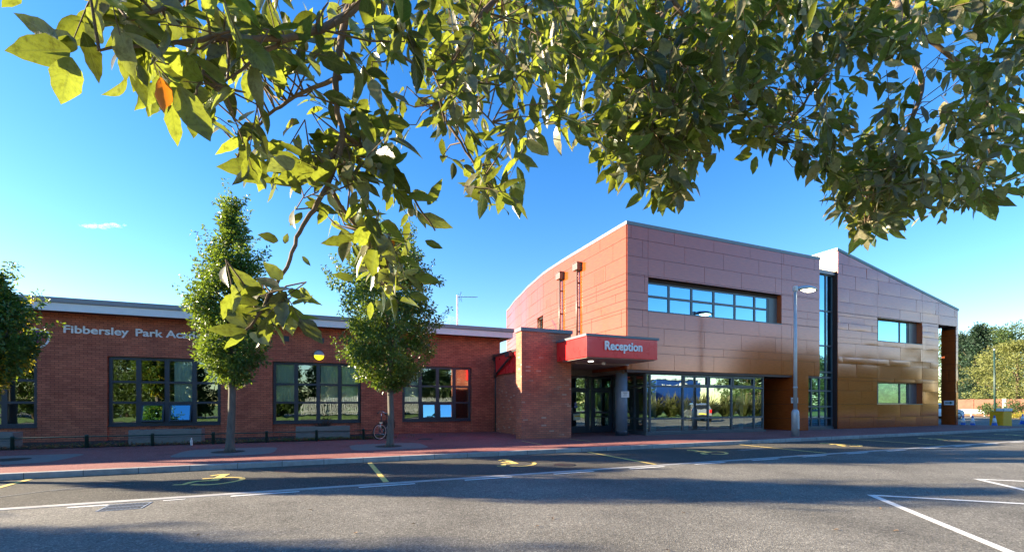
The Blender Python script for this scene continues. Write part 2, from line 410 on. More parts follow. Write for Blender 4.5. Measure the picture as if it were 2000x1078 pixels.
        if isinstance(mat, (list, tuple)):
            for q in mat: me.materials.append(q)
        elif mat: me.materials.append(mat)
        o = bpy.data.objects.new(name, me); COL.objects.link(o)
        if parent is not None: o.parent = parent
        if bevel:
            md = o.modifiers.new('bevel', 'BEVEL'); md.width = bevel; md.segments = 2; md.limit_method = 'ANGLE'
        return o

def thing(name, label, cat, loc=(0, 0, 0), rz=0, group=None):
    o = bpy.data.objects.new(name, None); COL.objects.link(o); o.empty_display_size = .2
    o.location = loc; o.rotation_euler = (0, 0, rz); return tag(o, label, cat, group)
def tag(o, label, cat, group=None, kind=None):
    o['label'] = label; o['category'] = cat
    if group: o['group'] = group
    if kind: o['kind'] = kind
    return o
def struct(o): o['kind'] = 'structure'; return o
def dup(root, loc, rz=0, label=None, scale=None, group=None):
    r = root.copy(); COL.objects.link(r); r.location = loc; r.rotation_euler = (0, 0, rz)
    if scale: r.scale = (scale,) * 3 if not hasattr(scale, '__len__') else scale
    if label: r['label'] = label
    if group: r['group'] = group
    for ch in list(root.children):
        c = ch.copy(); COL.objects.link(c); c.parent = r
        for g in list(ch.children):
            d = g.copy(); COL.objects.link(d); d.parent = c
    return r
def text_mesh(name, body, size, mat, parent, mp, depth=.02, bold=.012, align='LEFT'):
    cu = bpy.data.curves.new(name, 'FONT'); cu.body = body; cu.size = size; cu.extrude = depth / 2; cu.align_x = align
    o = bpy.data.objects.new(name, cu); COL.objects.link(o)
    bpy.context.view_layer.update()
    me = bpy.data.meshes.new_from_object(o.evaluated_get(bpy.context.evaluated_depsgraph_get()))
    bpy.data.objects.remove(o); bpy.data.curves.remove(cu)
    off = Vector((0, 0, 0)); p = parent
    while p: off += Vector(p.location); p = p.parent
    if bold:                                      # a bold face: the outline thickened all round
        base = [(v.co.copy()) for v in me.vertices]; polys = [tuple(p.vertices) for p in me.polygons]; V, F = [], []
        for k, (dx, dy) in enumerate(((0, 0), (1, 0), (-1, 0), (0, 1), (0, -1), (.7, .7), (-.7, .7), (.7, -.7), (-.7, -.7))):
            n = len(V); V += [(c.x + dx * bold * size, c.y + dy * bold * size, c.z + k * .0008) for c in base]; F += [tuple(n + i for i in p) for p in polys]
        bpy.data.meshes.remove(me); me = bpy.data.meshes.new(name); me.from_pydata(V, [], F)
    for v in me.vertices: v.co = Vector(mp(v.co.x, v.co.y, v.co.z)) - off
    me.name = name; me.materials.clear(); me.materials.append(mat)
    q = bpy.data.objects.new(name, me); COL.objects.link(q); q.parent = parent
    return q

CY, SY = math.cos(YAW), math.sin(YAW)
def ray(px): X = (px - 1000) / FPX; return X * CY + SY, -X * SY + CY
def at(px, py, D):
    """a point of the scene from its photo pixel and its real distance"""
    a, b = ray(px); return Vector((a * D, b * D, 1.5 + (787 - py) / FPX * D))
def mapT(t): return lambda u, z, d: (u, t + d, z)          # a wall facing the road, d runs inwards
def mapS(s): return lambda u, z, d: (s + d, -u, z)         # a wall facing left, u = -y runs towards the road
def bx(mb, mp, u0, u1, z0, z1, d0, d1): mb.box(mp(u0, z0, d0), mp(u1, z1, d1))

def cells(u0, u1, z0, z1, holes):
    us = sorted({u0, u1} | {min(max(h[i], u0), u1) for h in holes for i in (0, 1)})
    zs = sorted({z0, z1} | {min(max(h[i], z0), z1) for h in holes for i in (2, 3)})
    for a, b in zip(us, us[1:]):
        for c, d in zip(zs, zs[1:]):
            m, n = (a + b) / 2, (c + d) / 2
            if not any(h[0] < m < h[1] and h[2] < n < h[3] for h in holes): yield a, b, c, d
def holed(mb, mp, u0, u1, z0, z1, holes, depth, d0=0, rev=None):
    """a wall with openings: front skin, back skin, rim, and the reveals (into rev when given)"""
    rev = rev or mb
    for a, b, c, d in cells(u0, u1, z0, z1, holes):
        mb.quad(mp(a, c, d0), mp(b, c, d0), mp(b, d, d0), mp(a, d, d0))
        mb.quad(mp(a, c, d0 + depth), mp(a, d, d0 + depth), mp(b, d, d0 + depth), mp(b, c, d0 + depth))
    for (a, b, c, d), m in [((u0, u1, z0, z1), mb)] + [(h, rev) for h in holes]:
        e = d0 + depth
        a, b = max(a, u0), min(b, u1); c, d = max(c, z0), min(d, z1)
        m.quad(mp(a, c, d0), mp(a, d, d0), mp(a, d, e), mp(a, c, e)); m.quad(mp(b, c, d0), mp(b, c, e), mp(b, d, e), mp(b, d, d0))
        m.quad(mp(a, d, d0), mp(b, d, d0), mp(b, d, e), mp(a, d, e)); m.quad(mp(a, c, d0), mp(a, c, e), mp(b, c, e), mp(b, c, d0))

def panels(mb, mp, u0, u1, rows, offs, plen, holes, rng, bulge=.0015, tilt=.003, gap=.014, thick=.03, nu=4, nz=3):
    """rainscreen cladding: staggered panels with open joints, each hung a little differently"""
    for ri, (za, zb) in enumerate(zip(rows, rows[1:])):
        k = u0 + offs[ri % len(offs)] - plen
        while k < u1:
            a, b = max(k, u0), min(k + plen, u1); k += plen
            if b - a < .03: continue
            tu, tz = rng.gauss(0, tilt), rng.gauss(0, tilt); bl = bulge * rng.uniform(.3, 1.6) * rng.choice((1, 1, -1))
            cu, cz, hu, hz = (a + b) / 2, (za + zb) / 2, (b - a) / 2, (zb - za) / 2
            for p, q, r, s in cells(a, b, za, zb, holes):
                g = lambda e, lim: gap / 2 if abs(e - lim) < 1e-6 else 0
                p2, q2, r2, s2 = p + gap / 2, q - gap / 2, r + gap / 2, s - gap / 2
                if q2 - p2 < .01 or s2 - r2 < .01: continue
                def dd(u, z):
                    x, y = (u - cu) / hu, (z - cz) / hz
                    return -thick - bl * (1 - x * x) * (1 - y ** 4) - bl * .6 * (1 - abs(x) ** 6) + tu * (u - cu) * .5 + tz * (z - cz)
                n = len(mb.v); 
                for j in range(nz + 1):
                    for i in range(nu + 1):
                        u, z = p2 + (q2 - p2) * i / nu, r2 + (s2 - r2) * j / nz
                        mb.v.append(tuple(mp(u, z, dd(u, z))))
                for j in range(nz):
                    for i in range(nu):
                        w = n + j * (nu + 1) + i; mb.f.append((w, w + 1, w + nu + 2, w + nu + 1)); mb.sm.append(True)
                for (ua, zaa), (ub, zbb) in (((p2, r2), (q2, r2)), ((q2, r2), (q2, s2)), ((q2, s2), (p2, s2)), ((p2, s2), (p2, r2))):
                    mb.quad(mp(ua, zaa, dd(ua, zaa)), mp(ua, zaa, 0), mp(ub, zbb, 0), mp(ub, zbb, dd(ub, zbb)))

def window(parent, mp, us, zs, d, fm, gm, bar=.06, dep=.07, sill=None, skip=(), label=None, edge=None, zbar=None):
    """frame with mullions at us and transoms at zs, one pane mesh; skip = panes left out for opening sashes"""
    edge = edge or bar; zbar = zbar or bar
    f = MB(); u0, u1, z0, z1 = us[0], us[-1], zs[0], zs[-1]
    bx(f, mp, u0, u1, z0, z0 + edge, d, d + dep); bx(f, mp, u0, u1, z1 - edge, z1, d, d + dep)
    bx(f, mp, u0, u0 + edge, z0 + edge, z1 - edge, d, d + dep); bx(f, mp, u1 - edge, u1, z0 + edge, z1 - edge, d, d + dep)
    for u in us[1:-1]: bx(f, mp, u - bar / 2, u + bar / 2, z0 + edge, z1 - edge, d + .001, d + dep - .001)
    for z in zs[1:-1]:
        for a, b in zip(us, us[1:]):
            a2 = a + (edge if a == u0 else bar / 2); b2 = b - (edge if b == u1 else bar / 2)
            bx(f, mp, a2, b2, z - zbar / 2, z + zbar / 2, d + .004, d + dep - .004)
    w = f.build('window', fm, parent)
    if label: w['label'] = label
    g = MB()
    for i, (a, b) in enumerate(zip(us, us[1:])):
        for j, (c, e) in enumerate(zip(zs, zs[1:])):
            if (i, j) in skip: continue
            a2 = a + (edge if a == u0 else bar / 2); b2 = b - (edge if b == u1 else bar / 2)
            c2 = c + (edge if c == z0 else zbar / 2); e2 = e - (edge if e == z1 else zbar / 2)
            k = d + dep * .5
            rx, rz = random.gauss(0, .0012), random.gauss(0, .0012)
            g.quad(mp(a2, c2, k), mp(b2, c2, k + rx * (b2 - a2)), mp(b2, e2, k + rx * (b2 - a2) + rz * (e2 - c2)), mp(a2, e2, k + rz * (e2 - c2)))
    g.build('pane', gm, w)
    if sill:
        s = MB(); bx(s, mp, u0 - .04, u1 + .04, z0 - .05, z0 - .003, d - sill, d + dep); s.build('sill', fm, w)
    return w

def sash(parent, mp, a, b, c, e, d, ang, fm, gm, hinge='top'):
    """opening light tilted out of its frame so its glass looks up at the sky"""
    f, g = MB(), MB(); th = .045; w = .05; H = e - c
    def tl(u, z, k):
        q = (z - c) if hinge == 'bottom' else (e - z)
        return mp(u, (c + q * math.cos(ang) + k * 0) if hinge == 'bottom' else (e - q * math.cos(ang)), d + (q * math.sin(ang) if hinge == 'bottom' else -q * math.sin(ang)) + k)
    def bar(u0, u1, z0, z1):
        for k in (0, 1):
            pass
        P = [tl(u0, z0, 0), tl(u1, z0, 0), tl(u1, z1, 0), tl(u0, z1, 0)]; Q = [tl(u0, z0, th), tl(u1, z0, th), tl(u1, z1, th), tl(u0, z1, th)]
        f.quad(*P); f.quad(*Q[::-1])
        for i in range(4): f.quad(P[i], Q[i], Q[(i + 1) % 4], P[(i + 1) % 4])
    bar(a, b, c, c + w); bar(a, b, e - w, e); bar(a, a + w, c + w, e - w); bar(b - w, b, c + w, e - w)
    g.quad(tl(a + w, c + w, .02), tl(b - w, c + w, .02), tl(b - w, e - w, .02), tl(a + w, e - w, .02))
    o = f.build('opening_sash', fm, parent); g.build('sash_pane', gm, o); return o

# ------------------------------------------------------------------ the ground
rng = random.Random(7)
ZP = .12                                        # pavement height
def sheet(name, pts, z, mat, sub=0):
    m = MB(); m.quad(*[(x, y, z) for x, y in pts]); return struct(m.build(name, mat))
sheet('ground', [(-900, -900), (900, -900), (900, 900), (-900, 900)], -.008, M['grass'])
sheet('car_park', [(-70, -3), (110, -3), (110, 8.57), (-70, 8.57)], 0, M['asphalt'])
sheet('parking_bays', [(-70, 8.725), (62, 8.725), (62, 11.95), (-70, 11.95)], 0, M['bay_asphalt'])
sheet('side_road', [(38.45, 12.1), (110, 12.1), (110, 46), (38.45, 46)], .0, M['asphalt'])
m = MB(); m.box((-70, 8.57, -.05), (80, 8.725, .006)); struct(m.build('drainage_channel', M['concrete']))
m = MB(); m.box((-70, 11.95, -.05), (60, 12.1, ZP)); struct(m.build('kerb', M['kerb'], bevel=.018))
m = MB(); m.box((-70, 12.1, -.05), (38.3, 36, ZP - .002)); struct(m.build('pavement', M['red_tarmac']))
sheet('planting_bed', [(-30, 17.95), (2.55, 17.95), (2.55, 20.75), (-30, 20.75)], ZP + .02, M['soil'])

# painted markings
ZM = .005
def stroke(mb, pts, w, z=ZM):
    pts = [Vector((p[0], p[1])) for p in pts]
    ws = w if hasattr(w, '__len__') else [w] * len(pts); L_, R_ = [], []
    for i, p in enumerate(pts):
        d = (pts[min(i + 1, len(pts) - 1)] - pts[max(i - 1, 0)]).normalized(); n = Vector((-d.y, d.x)) * ws[i] / 2
        L_.append(p + n); R_.append(p - n)
    for i in range(len(pts) - 1):
        mb.quad((R_[i].x, R_[i].y, z), (R_[i + 1].x, R_[i + 1].y, z), (L_[i + 1].x, L_[i + 1].y, z), (L_[i].x, L_[i].y, z))
for i in range(-3, 8):
    m = MB(); stroke(m, [(1.09 + 6.4 * i, 8.8), (1.06 + 6.4 * i, 11.8)], .11); struct(m.build('bay_line', M['yellow_paint']))
for k in range(-14, 26):
    m = MB(); x = .57 + k * 1.955; stroke(m, [(x, 8.43), (x + 1.0, 8.43)], .09)
    if not (-3.6 < x < -1.9): struct(m.build('channel_dash', M['white_paint']))
m = MB()
stroke(m, [(-3.4, 8.41), (-2.93, 8.40)], .08); stroke(m, [(-2.28, 8.44), (-2.0, 8.46)], .05); struct(m.build('channel_dash', M['white_paint']))
def chair_symbol(x, y, flip=1):
    """the wheelchair emblem, lying on its side in the bay"""
    P = lambda pts: [(x + a, y + b * flip) for a, b in pts]
    m = MB()
    stroke(m, P([(-.30, -.50), (-.19, -.58), (-.05, -.64), (.08, -.64), (.22, -.58), (.35, -.46), (.44, -.32), (.47, -.16), (.43, -.02), (.34, .09), (.21, .16), (.08, .19), (-.08, .19), (-.27, .16)]), .10)
    stroke(m, P([(-.60, -.42), (-.44, -.46), (-.37, -.22), (-.29, -.13), (-.12, -.13), (.06, -.17)]), [.09, .12, .13, .12, .11, .10], ZM + .001)
    stroke(m, P([(-.01, -.16), (-.005, .2), (.01, .4), (.04, .68)]), [.15, .16, .16, .16], ZM + .002)
    stroke(m, P([(.08, .62), (-.08, .63), (-.20, .50)]), .09, ZM + .003)
    return struct(m.build('wheelchair_marking', M['yellow_paint']))
for i in range(-1, 6): chair_symbol(-2.0 + i * 6.4 if i else -1.95, 10.42)
m = MB()                                        # white herringbone bays at the right
for k in range(0, 4):
    ox, oy = k * 3.66, k * .14
    stroke(m, [(8.25 + ox, 4.52 + oy), (6.25 + ox, 2.1 + oy), (4.6 + ox, .1 + oy)], .11); stroke(m, [(8.25 + ox, 4.47 + oy), (10.2 + ox, 2.7 + oy), (12.1 + ox, 1.0 + oy)], .10, ZM + .001)
struct(m.build('white_bay_line', M['white_paint']))
m = MB()
stroke(m, [(6.66, 15.0), (6.68, 13.45)], .05, ZP + .003); stroke(m, [(8.72, 15.1), (8.9, 13.9)], .05, ZP + .003)
struct(m.build('doorway_line', M['yellow_paint']))
m = MB()                                        # old thermoplastic ghost marks
stroke(m, [(-5.0, 9.6), (-4.3, 10.2), (-3.6, 10.5)], .05); stroke(m, [(-4.3, 10.1), (-3.3, 10.4)], .04)
stroke(m, [(12.2, 10.4), (13.4, 10.5)], .2)
struct(m.build('worn_marking', paint_mat('worn paint', (.3, .3, .29), (.1, .095, .09), .52)))
for x, y, w, h in ((-2.5, 14.85, 2.4, 2.2), (1.9, 14.75, 2.3, 2.1), (-7.1, 14.8, 2.4, 2.2)):
    m = MB(); pts = []
    for a in range(0, 360, 10):
        c, s_ = math.cos(R(a)), math.sin(R(a)); k = (abs(c) ** 5 + abs(s_) ** 5) ** (-.2)
        pts.append((x + c * k * w / 2, y + s_ * k * h / 2, ZP + .004))
    m.quad(*pts); struct(m.build('tree_surround', M['paving']))
    m = MB(); m.quad(*[(x + .42 * math.cos(R(a)), y + .42 * math.sin(R(a)), ZP + .009) for a in range(0, 360, 20)]); struct(m.build('tree_pit', M['soil']))
m = MB(); m.quad(*[(-.45 + .55 * math.cos(R(a)) * (1 + .1 * math.sin(a)), 11.15 + .33 * math.sin(R(a)), ZM) for a in range(0, 360, 15)])
struct(m.build('repair_patch', asphalt_mat('patch', (.08, .05, .04), (.17, .11, .09), (.3, .2, .17), 70)))
m = MB(); m.quad(*[(5.1 + .8 * math.cos(R(a)), 10.5 + .25 * math.sin(R(a)), ZM) for a in range(0, 360, 15)])
struct(m.build('repair_patch', M['bay_asphalt']))

# drain grate beside the channel
t = thing('drain_grate', 'black cast iron drain grate with slanting bars beside the concrete channel', 'drain', (-2.66, 8.19, 0))
m = MB(); m.box((-.23, -.22, -.02), (.23, .2, .002)); m.build('pit', plain('drain dark', (.006, .006, .006), .9), t, local=True)
m = MB()
for i in range(9):
    x = -.25 + i * .052
    for y0 in (-.21, .0): m.prism([(x - .006, y0), (x + .004, y0), (x + .064, y0 + .19), (x + .054, y0 + .19)], .003, lambda u, v, w: (u, v, w + .004))
for a, b in (((-.26, -.235), (.26, -.215)), ((-.26, .192), (.26, .212)), ((-.26, -.215), (-.24, .192)), ((.24, -.215), (.26, .192)), ((-.24, -.018), (.24, -.002))):
    m.box((a[0], a[1], .001), (b[0], b[1], .0065))
m.build('grate', M['galv'], t, local=True)
for x, y, z in ((3.6, 17.2, ZP), (5.4, 9.6, 0)):
    m = MB(); m.lathe([(.0, .004), (.22, .004), (.24, .008), (.27, .008), (.27, 0)], (x, y, z), 28); tag(m.build('manhole_cover', M['iron'], fix=True),
        'round dark cover set in the red pavement near the building corner' if z else 'round dark cover in the parking bay asphalt', 'manhole cover')

# ------------------------------------------------------------------ the single-storey wing
TL = 20.6; WB0, WB1 = -30.0, 7.98
b1 = thing('school_wing', 'long single-storey red brick school wing with flat white-edged roof', 'building', (-3, 24, 0))
fT = mapT(TL)
bays = [(-22.6, -19.1), (-17.2, -13.7), (-12.6, -9.12), (-7.22, -3.72), (-1.93, 1.49), (3.26, 6.52)]
wall = MB(); holed(wall, fT, WB0, WB1, .05, 4.72, [(a, b, .05, 3.2) for a, b in bays], .09)
wall.build('wall', M['brick_red'], b1)
inner = MB(); holed(inner, fT, WB0, WB1, .05, 4.72, [(a, b, .68, 3.2) for a, b in bays], .2, .092)
inner.build('inner_wall', M['brick_red'], b1)
m = MB(); m.quad((WB0, TL, 0), (WB0, 34, 0), (WB0, 34, 4.7), (WB0, TL, 4.7)); m.quad((WB1, TL, 0), (WB1, TL, 4.7), (WB1, 34, 4.7), (WB1, 34, 0)); m.quad((WB0, 34, 0), (WB1, 34, 0), (WB1, 34, 4.7), (WB0, 34, 4.7))
m.build('side_wall', M['brick_red'], b1)
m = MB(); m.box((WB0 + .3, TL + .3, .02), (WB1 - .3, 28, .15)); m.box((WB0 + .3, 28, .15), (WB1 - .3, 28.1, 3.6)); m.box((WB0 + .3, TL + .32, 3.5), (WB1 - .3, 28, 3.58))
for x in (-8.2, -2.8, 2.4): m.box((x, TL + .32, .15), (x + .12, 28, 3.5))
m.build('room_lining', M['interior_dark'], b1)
roof = MB(); roof.box((WB0 - .5, 20.06, 4.66), (8.40, 34.5, 5.0)); roof = roof.build('roof', M['soffit'], b1)
m = MB(); m.box((WB0 - .5, 20.0, 4.63), (8.40, 20.057, 4.90)); m.build('fascia', M['fascia'], roof)
m = MB(); m.box((WB0 - .55, 19.95, 4.903), (8.47, 34.6, 5.085)); m.build('capping', M['capping'], roof, bevel=.02)
m = MB(); m.box((8.403, 20.06, 4.64), (8.44, 34.5, 4.90)); m.build('end_fascia', M['fascia'], roof)
for i, (a, b) in enumerate(bays):
    n = 4; us = [a + .02 + (b - a - .04) * k / n for k in range(n + 1)]
    zs = [.69, 1.52, 2.28, 3.19]
    skip = {3: [(1, 0), (2, 0)], 5: [(1, 0), (2, 0)]}.get(i, [])
    w = window(b1, fT, us, zs, .10, M['frame'], M['glass'], bar=.15, dep=.09, sill=.06, skip=skip, edge=.1, zbar=.085)
    for (k, j) in skip:
        ang = R({(3, 1): 13, (3, 2): 15, (5, 1): 5, (5, 2): 7}[(i, k)])
        sash(w, fT, us[k] + .085, us[k + 1] - .085, zs[0] + .11, zs[1] - .05, .12, ang, M['frame'], M['glass_sky'])
    for (k, j) in {3: [(2, 1), (2, 2)], 4: [(0, 1), (0, 2), (2, 1), (2, 2), (3, 1), (3, 2)], 5: [(0, 1), (0, 2)], 2: [(1, 1)]}.get(i, []):
        q0 = us[k] + .1 + (.1 if i == 3 else 0)
        bl = MB(); nn = 12                       # softly pleated
        for q in range(nn):
            ua, ub = q0 + (us[k + 1] - .08 - q0) * q / nn, q0 + (us[k + 1] - .08 - q0) * (q + 1) / nn
            bl.quad(fT(ua, zs[j] + .04, .22 + .02 * (q % 2)), fT(ub, zs[j] + .04, .22 + .02 * ((q + 1) % 2)), fT(ub, zs[j + 1] - .04, .22 + .02 * ((q + 1) % 2)), fT(ua, zs[j + 1] - .04, .22 + .02 * (q % 2)))
        bl.build('blind', M['blind'], w)
for u in (-1.43, -.1, -4.6, 4.4):
    m = MB(); bx(m, fT, u - .11, u + .11, 4.03, 4.25, -.004, .02)
    for k in range(4): bx(m, fT, u - .10, u + .10, 4.05 + k * .05, 4.075 + k * .05, -.012, -.004)
    m.build('air_vent', M['frame'], b1)
for wd, x0 in (('Fibbersley', -8.43), ('Park', -6.40), ('Academy', -5.46)):
    text_mesh('sign_lettering', wd, .375, M['lettering'], b1, lambda x, y, z: (x0 + x * 1.2, TL - .03 - z, 3.965 + y), .03, .022)
bd = MB()                                        # round badge of broken rings left of the lettering
for r_, a0, a1, w_ in ((.36, 200, 400, .06), (.24, 40, 250, .06)):
    pts = [(r_ * math.cos(R(a)), r_ * math.sin(R(a))) for a in range(a0, a1, 10)]
    for (p, q), (p2, q2) in zip(pts, pts[1:]):
        k, k2 = 1 + w_ / r_, 1 + w_ / r_
        bd.quad((-9.18 + p, TL - .03, 3.78 + q), (-9.18 + p * k, TL - .03, 3.78 + q * k), (-9.18 + p2 * k2, TL - .03, 3.78 + q2 * k2), (-9.18 + p2, TL - .03, 3.78 + q2))
bd.build('badge', M['lettering'], b1)
m = MB(); m.lathe([(.0, 0), (.22, 0), (.22, .005), (0, .005)], (-9.18, TL - .012, 3.78), 28, Matrix.Rotation(R(90), 3, 'X')); m.build('badge_disc', M['purple'], b1)
rx = Matrix.Rotation(R(90), 3, 'X')
lt_ = MB(); lt_.lathe([(.215, 0), (.215, .05), (.20, .06)], (-.19, TL, 3.52), 32, rx); lt_ = lt_.build('wall_light', M['frame'], b1)
for nm, mt, s0 in (('lens', M['yellow_lens'], -1), ('cowl', M['galv'], 1)):
    m = MB(); n = 16
    prof = [(.195, .055), (.18, .10), (.12, .135), (.05, .15)] if s0 < 0 else [(.205, .05), (.20, .11), (.14, .155), (.06, .17)]
    for (r1, h1), (r2, h2) in zip(prof, prof[1:] + [(0, prof[-1][1])]):
        for k in range(n):
            a, a2 = math.pi * k / n, math.pi * (k + 1) / n
            f = lambda r, h, a: (-.19 + r * math.cos(a), TL - h, 3.52 + s0 * r * math.sin(a) - .02)
            m.quad(f(r1, h1, a), f(r2, h2, a), f(r2, h2, a2), f(r1, h1, a2), smooth=True)
    m.build(nm, mt, lt_)
m = MB(); m.tube([(7.72, TL - .09, .12), (7.72, TL - .09, 3.62)], .05, 12); dp = m.build('downpipe', M['pipe'], b1)
m = MB(); m.box((7.58, TL - .2, 3.6), (7.9, TL - .002, 3.86)); m.prism([(-.16, 0), (.16, 0), (.06, -.14), (-.06, -.14)], .17, lambda u, v, w: (7.74 + u, TL - .19 + w, 3.6 + v)); m.build('hopper', M['pipe'], dp)
m = MB()
for z in (.6, 1.9, 3.1): m.lathe([(.062, -.04), (.062, .04)], (7.72, TL - .09, z), 12)
m.builds('collar', M['pipe'], dp)
# aerial on the roof
t = thing('roof_aerial', 'white mast with a thin television aerial on the flat roof', 'aerial', (6.77, 24, 5.085))
m = MB(); m.tube([(0, 0, -.3), (0, 0, 2.35)], .045, 10); m.build('mast', M['fascia'], t, local=True)
m = MB(); m.tube([(.02, 0, 2.26), (1.15, -.1, 2.33)], .014, 6)
for k in range(14):
    x = .3 + k * .06; m.tube([(x, -.14, 2.285 + k * .003), (x, .10, 2.285 + k * .003)], .006, 5)
m.tube([(.12, -.2, 2.5), (.2, -.2, 2.05)], .008, 5); m.tube([(.12, .2, 2.5), (.2, .2, 2.05)], .008, 5); m.tube([(.25, 0, 2.55), (.1, 0, 2.27), (.28, 0, 2.0)], .01, 5)
m.build('boom', M['frame'], t, local=True)

# ------------------------------------------------------------------ the two-storey block
TF = 15.45; S0, S1, S2, S3 = 11.65, 23.83, 25.29, 37.2
ROWS = [.12, .72, 1.45, 2.18, 2.90, 3.62, 3.98, 4.72, 5.45, 5.81, 6.17, 6.92, 7.65, 8.39, 8.94, 9.7]
b2 = thing('school_block', 'two-storey school block clad in glossy orange brown panels with a red reception canopy', 'building', (20, 22, 0))
fF = mapT(TF)
prng = random.Random(3)
W1 = (12.73, 20.95, 5.42, 6.86)
back = MB(); holed(back, fF, S0, S1, 2.90, 8.94, [W1], .3); back.build('wall', M['joint'], b2)
m = MB(); panels(m, fF, S0, S1, ROWS[4:15], [.2, .79, 1.94, .79, .2 + 1.74, 2.0, .9, .2 + 1.74, .79, .2], 2.31, [W1], prng, .0007, .0012)
m.build('front_cladding', M['clad'], b2)
m = MB(); bx(m, fF, W1[1] - .03, W1[1] - .006, W1[2], W1[3], .0, .28); bx(m, fF, W1[0] + .006, W1[0] + .03, W1[2], W1[3], .0, .28); m.builds('window_reveal', M['clad_side'], b2)
us = [W1[0] + .03, 14.07, 15.38, 16.72, 18.06, 19.38, 20.3, W1[1] - .03]
window(b2, fF, us, [W1[2] + .02, 6.12, W1[3] - .14], .2, M['frame_grey'], M['glass_sky'], bar=.1, dep=.07, sill=.24, edge=.06, zbar=.1)
m = MB(); bx(m, fF, W1[0], W1[1], W1[3] - .14, W1[3] - .002, .18, .3); m.build('window_head', M['joint'], b2)
m = MB(); bx(m, fF, 20.33, W1[1] - .032, W1[2] + .06, W1[3] - .2, .19, .199); m.build('window_panel', M['frame_grey'], b2)
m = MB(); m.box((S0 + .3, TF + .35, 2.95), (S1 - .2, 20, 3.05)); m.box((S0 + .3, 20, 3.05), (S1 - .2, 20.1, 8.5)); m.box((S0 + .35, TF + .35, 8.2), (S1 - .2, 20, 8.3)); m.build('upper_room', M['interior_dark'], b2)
# left flank: straight, then bending away
PATH = [(0, 11.65), (5.2, 11.65), (7.6, 11.74), (10.6, 12.15), (13.8, 12.75), (18.5, 13.75)]
def flank(u, z, d):
    y = -u; k = y - TF
    for (a, xa), (b, xb) in zip(PATH, PATH[1:]):
        if k <= b or b == PATH[-1][0]:
            f = (k - a) / (b - a); f2 = f * f * (3 - 2 * f) * .35 + f * .65
            return (xa + (xb - xa) * f2 + d, y, z)
UF0, UF1 = -(TF + 18.5), -TF
wins = [(-24.5, -23.4, 5.3, 6.62), (-28.3, -26.9, 5.3, 6.45)]
back = MB()
for k in range(20):
    a, b = UF0 + (UF1 - UF0) * k / 20, UF0 + (UF1 - UF0) * (k + 1) / 20
    holed(back, flank, a, b, 2.90, 8.94, [w for w in wins if w[0] < b and w[1] > a], .02, .012)
back.build('flank_wall', M['joint'], b2)
m = MB(); panels(m, flank, UF0, UF1, ROWS[4:15], [.3, 1.4, .85, 2.0, .5, 1.6, .1, .85, 1.4, .4], 2.31, wins, prng, .0008, .0015)
m.build('flank_cladding', M['clad_side'], b2)
for (a, b, c, d) in wins:
    m = MB()
    m.quad(flank(a, c, 0), flank(a, d, 0), flank(a, d, .3), flank(a, c, .3)); m.quad(flank(b, c, 0), flank(b, d, 0), flank(b, d, .3), flank(b, c, .3)); m.quad(flank(a, d, 0), flank(b, d, 0), flank(b, d, .3), flank(a, d, .3)); m.quad(flank(a, c, 0), flank(b, c, 0), flank(b, c, .3), flank(a, c, .3))
    m.builds('window_reveal', M['clad_side'], b2)
    w = window(b2, flank, [a + .01, (a + b) / 2, b - .01], [c + .01, d - .01], .2, M['frame_grey'], M['glass'], bar=.06, dep=.06)
    m = MB(); m.quad(flank(a, c, .34), flank(b, c, .34), flank(b, d, .34), flank(a, d, .34)); m.build('blind', M['blind'], w)
def louvre(mp, u0, u1, z0, z1):
    m = MB(); f = .03
    bx(m, mp, u0, u1, z0, z0 + f, -.035, -.013); bx(m, mp, u0, u1, z1 - f, z1, -.035, -.013); bx(m, mp, u0, u0 + f, z0 + f, z1 - f, -.035, -.013); bx(m, mp, u1 - f, u1, z0 + f, z1 - f, -.035, -.013)
    n = 9
    for k in range(n):
        z = z0 + f + (z1 - z0 - 2 * f) * (k + .5) / n; h = (z1 - z0 - 2 * f) / n
        m.quad(mp(u0 + f, z - h * .45, -.034), mp(u1 - f, z - h * .45, -.034), mp(u1 - f, z + h * .4, -.014), mp(u0 + f, z + h * .4, -.014))
    m.build('louvre_vent', M['clad_side'], b2)
louvre(flank, -17.88, -17.1, 6.93, 7.55); louvre(flank, -22.95, -22.35, 6.88, 7.42)
for y in (20.95, 19.2):
    dp = MB(); dp.tube([(11.5, y, 4.0), (11.5, y, 8.1)], .055, 12); dp = dp.build('downpipe', M['pipe_brown'], b2)
    m = MB(); m.box((11.36, y - .22, 8.02), (11.632, y + .22, 8.36)); m.box((11.34, y - .24, 8.363), (11.632, y + .24, 8.40)); m.build('hopper', M['pipe_brown'], dp, bevel=.012)
    m = MB()
    for z in (5.0, 6.2, 7.4): m.box((11.552, y - .07, z), (11.636, y + .07, z + .05))
    m.builds('bracket', M['pipe_brown'], dp)
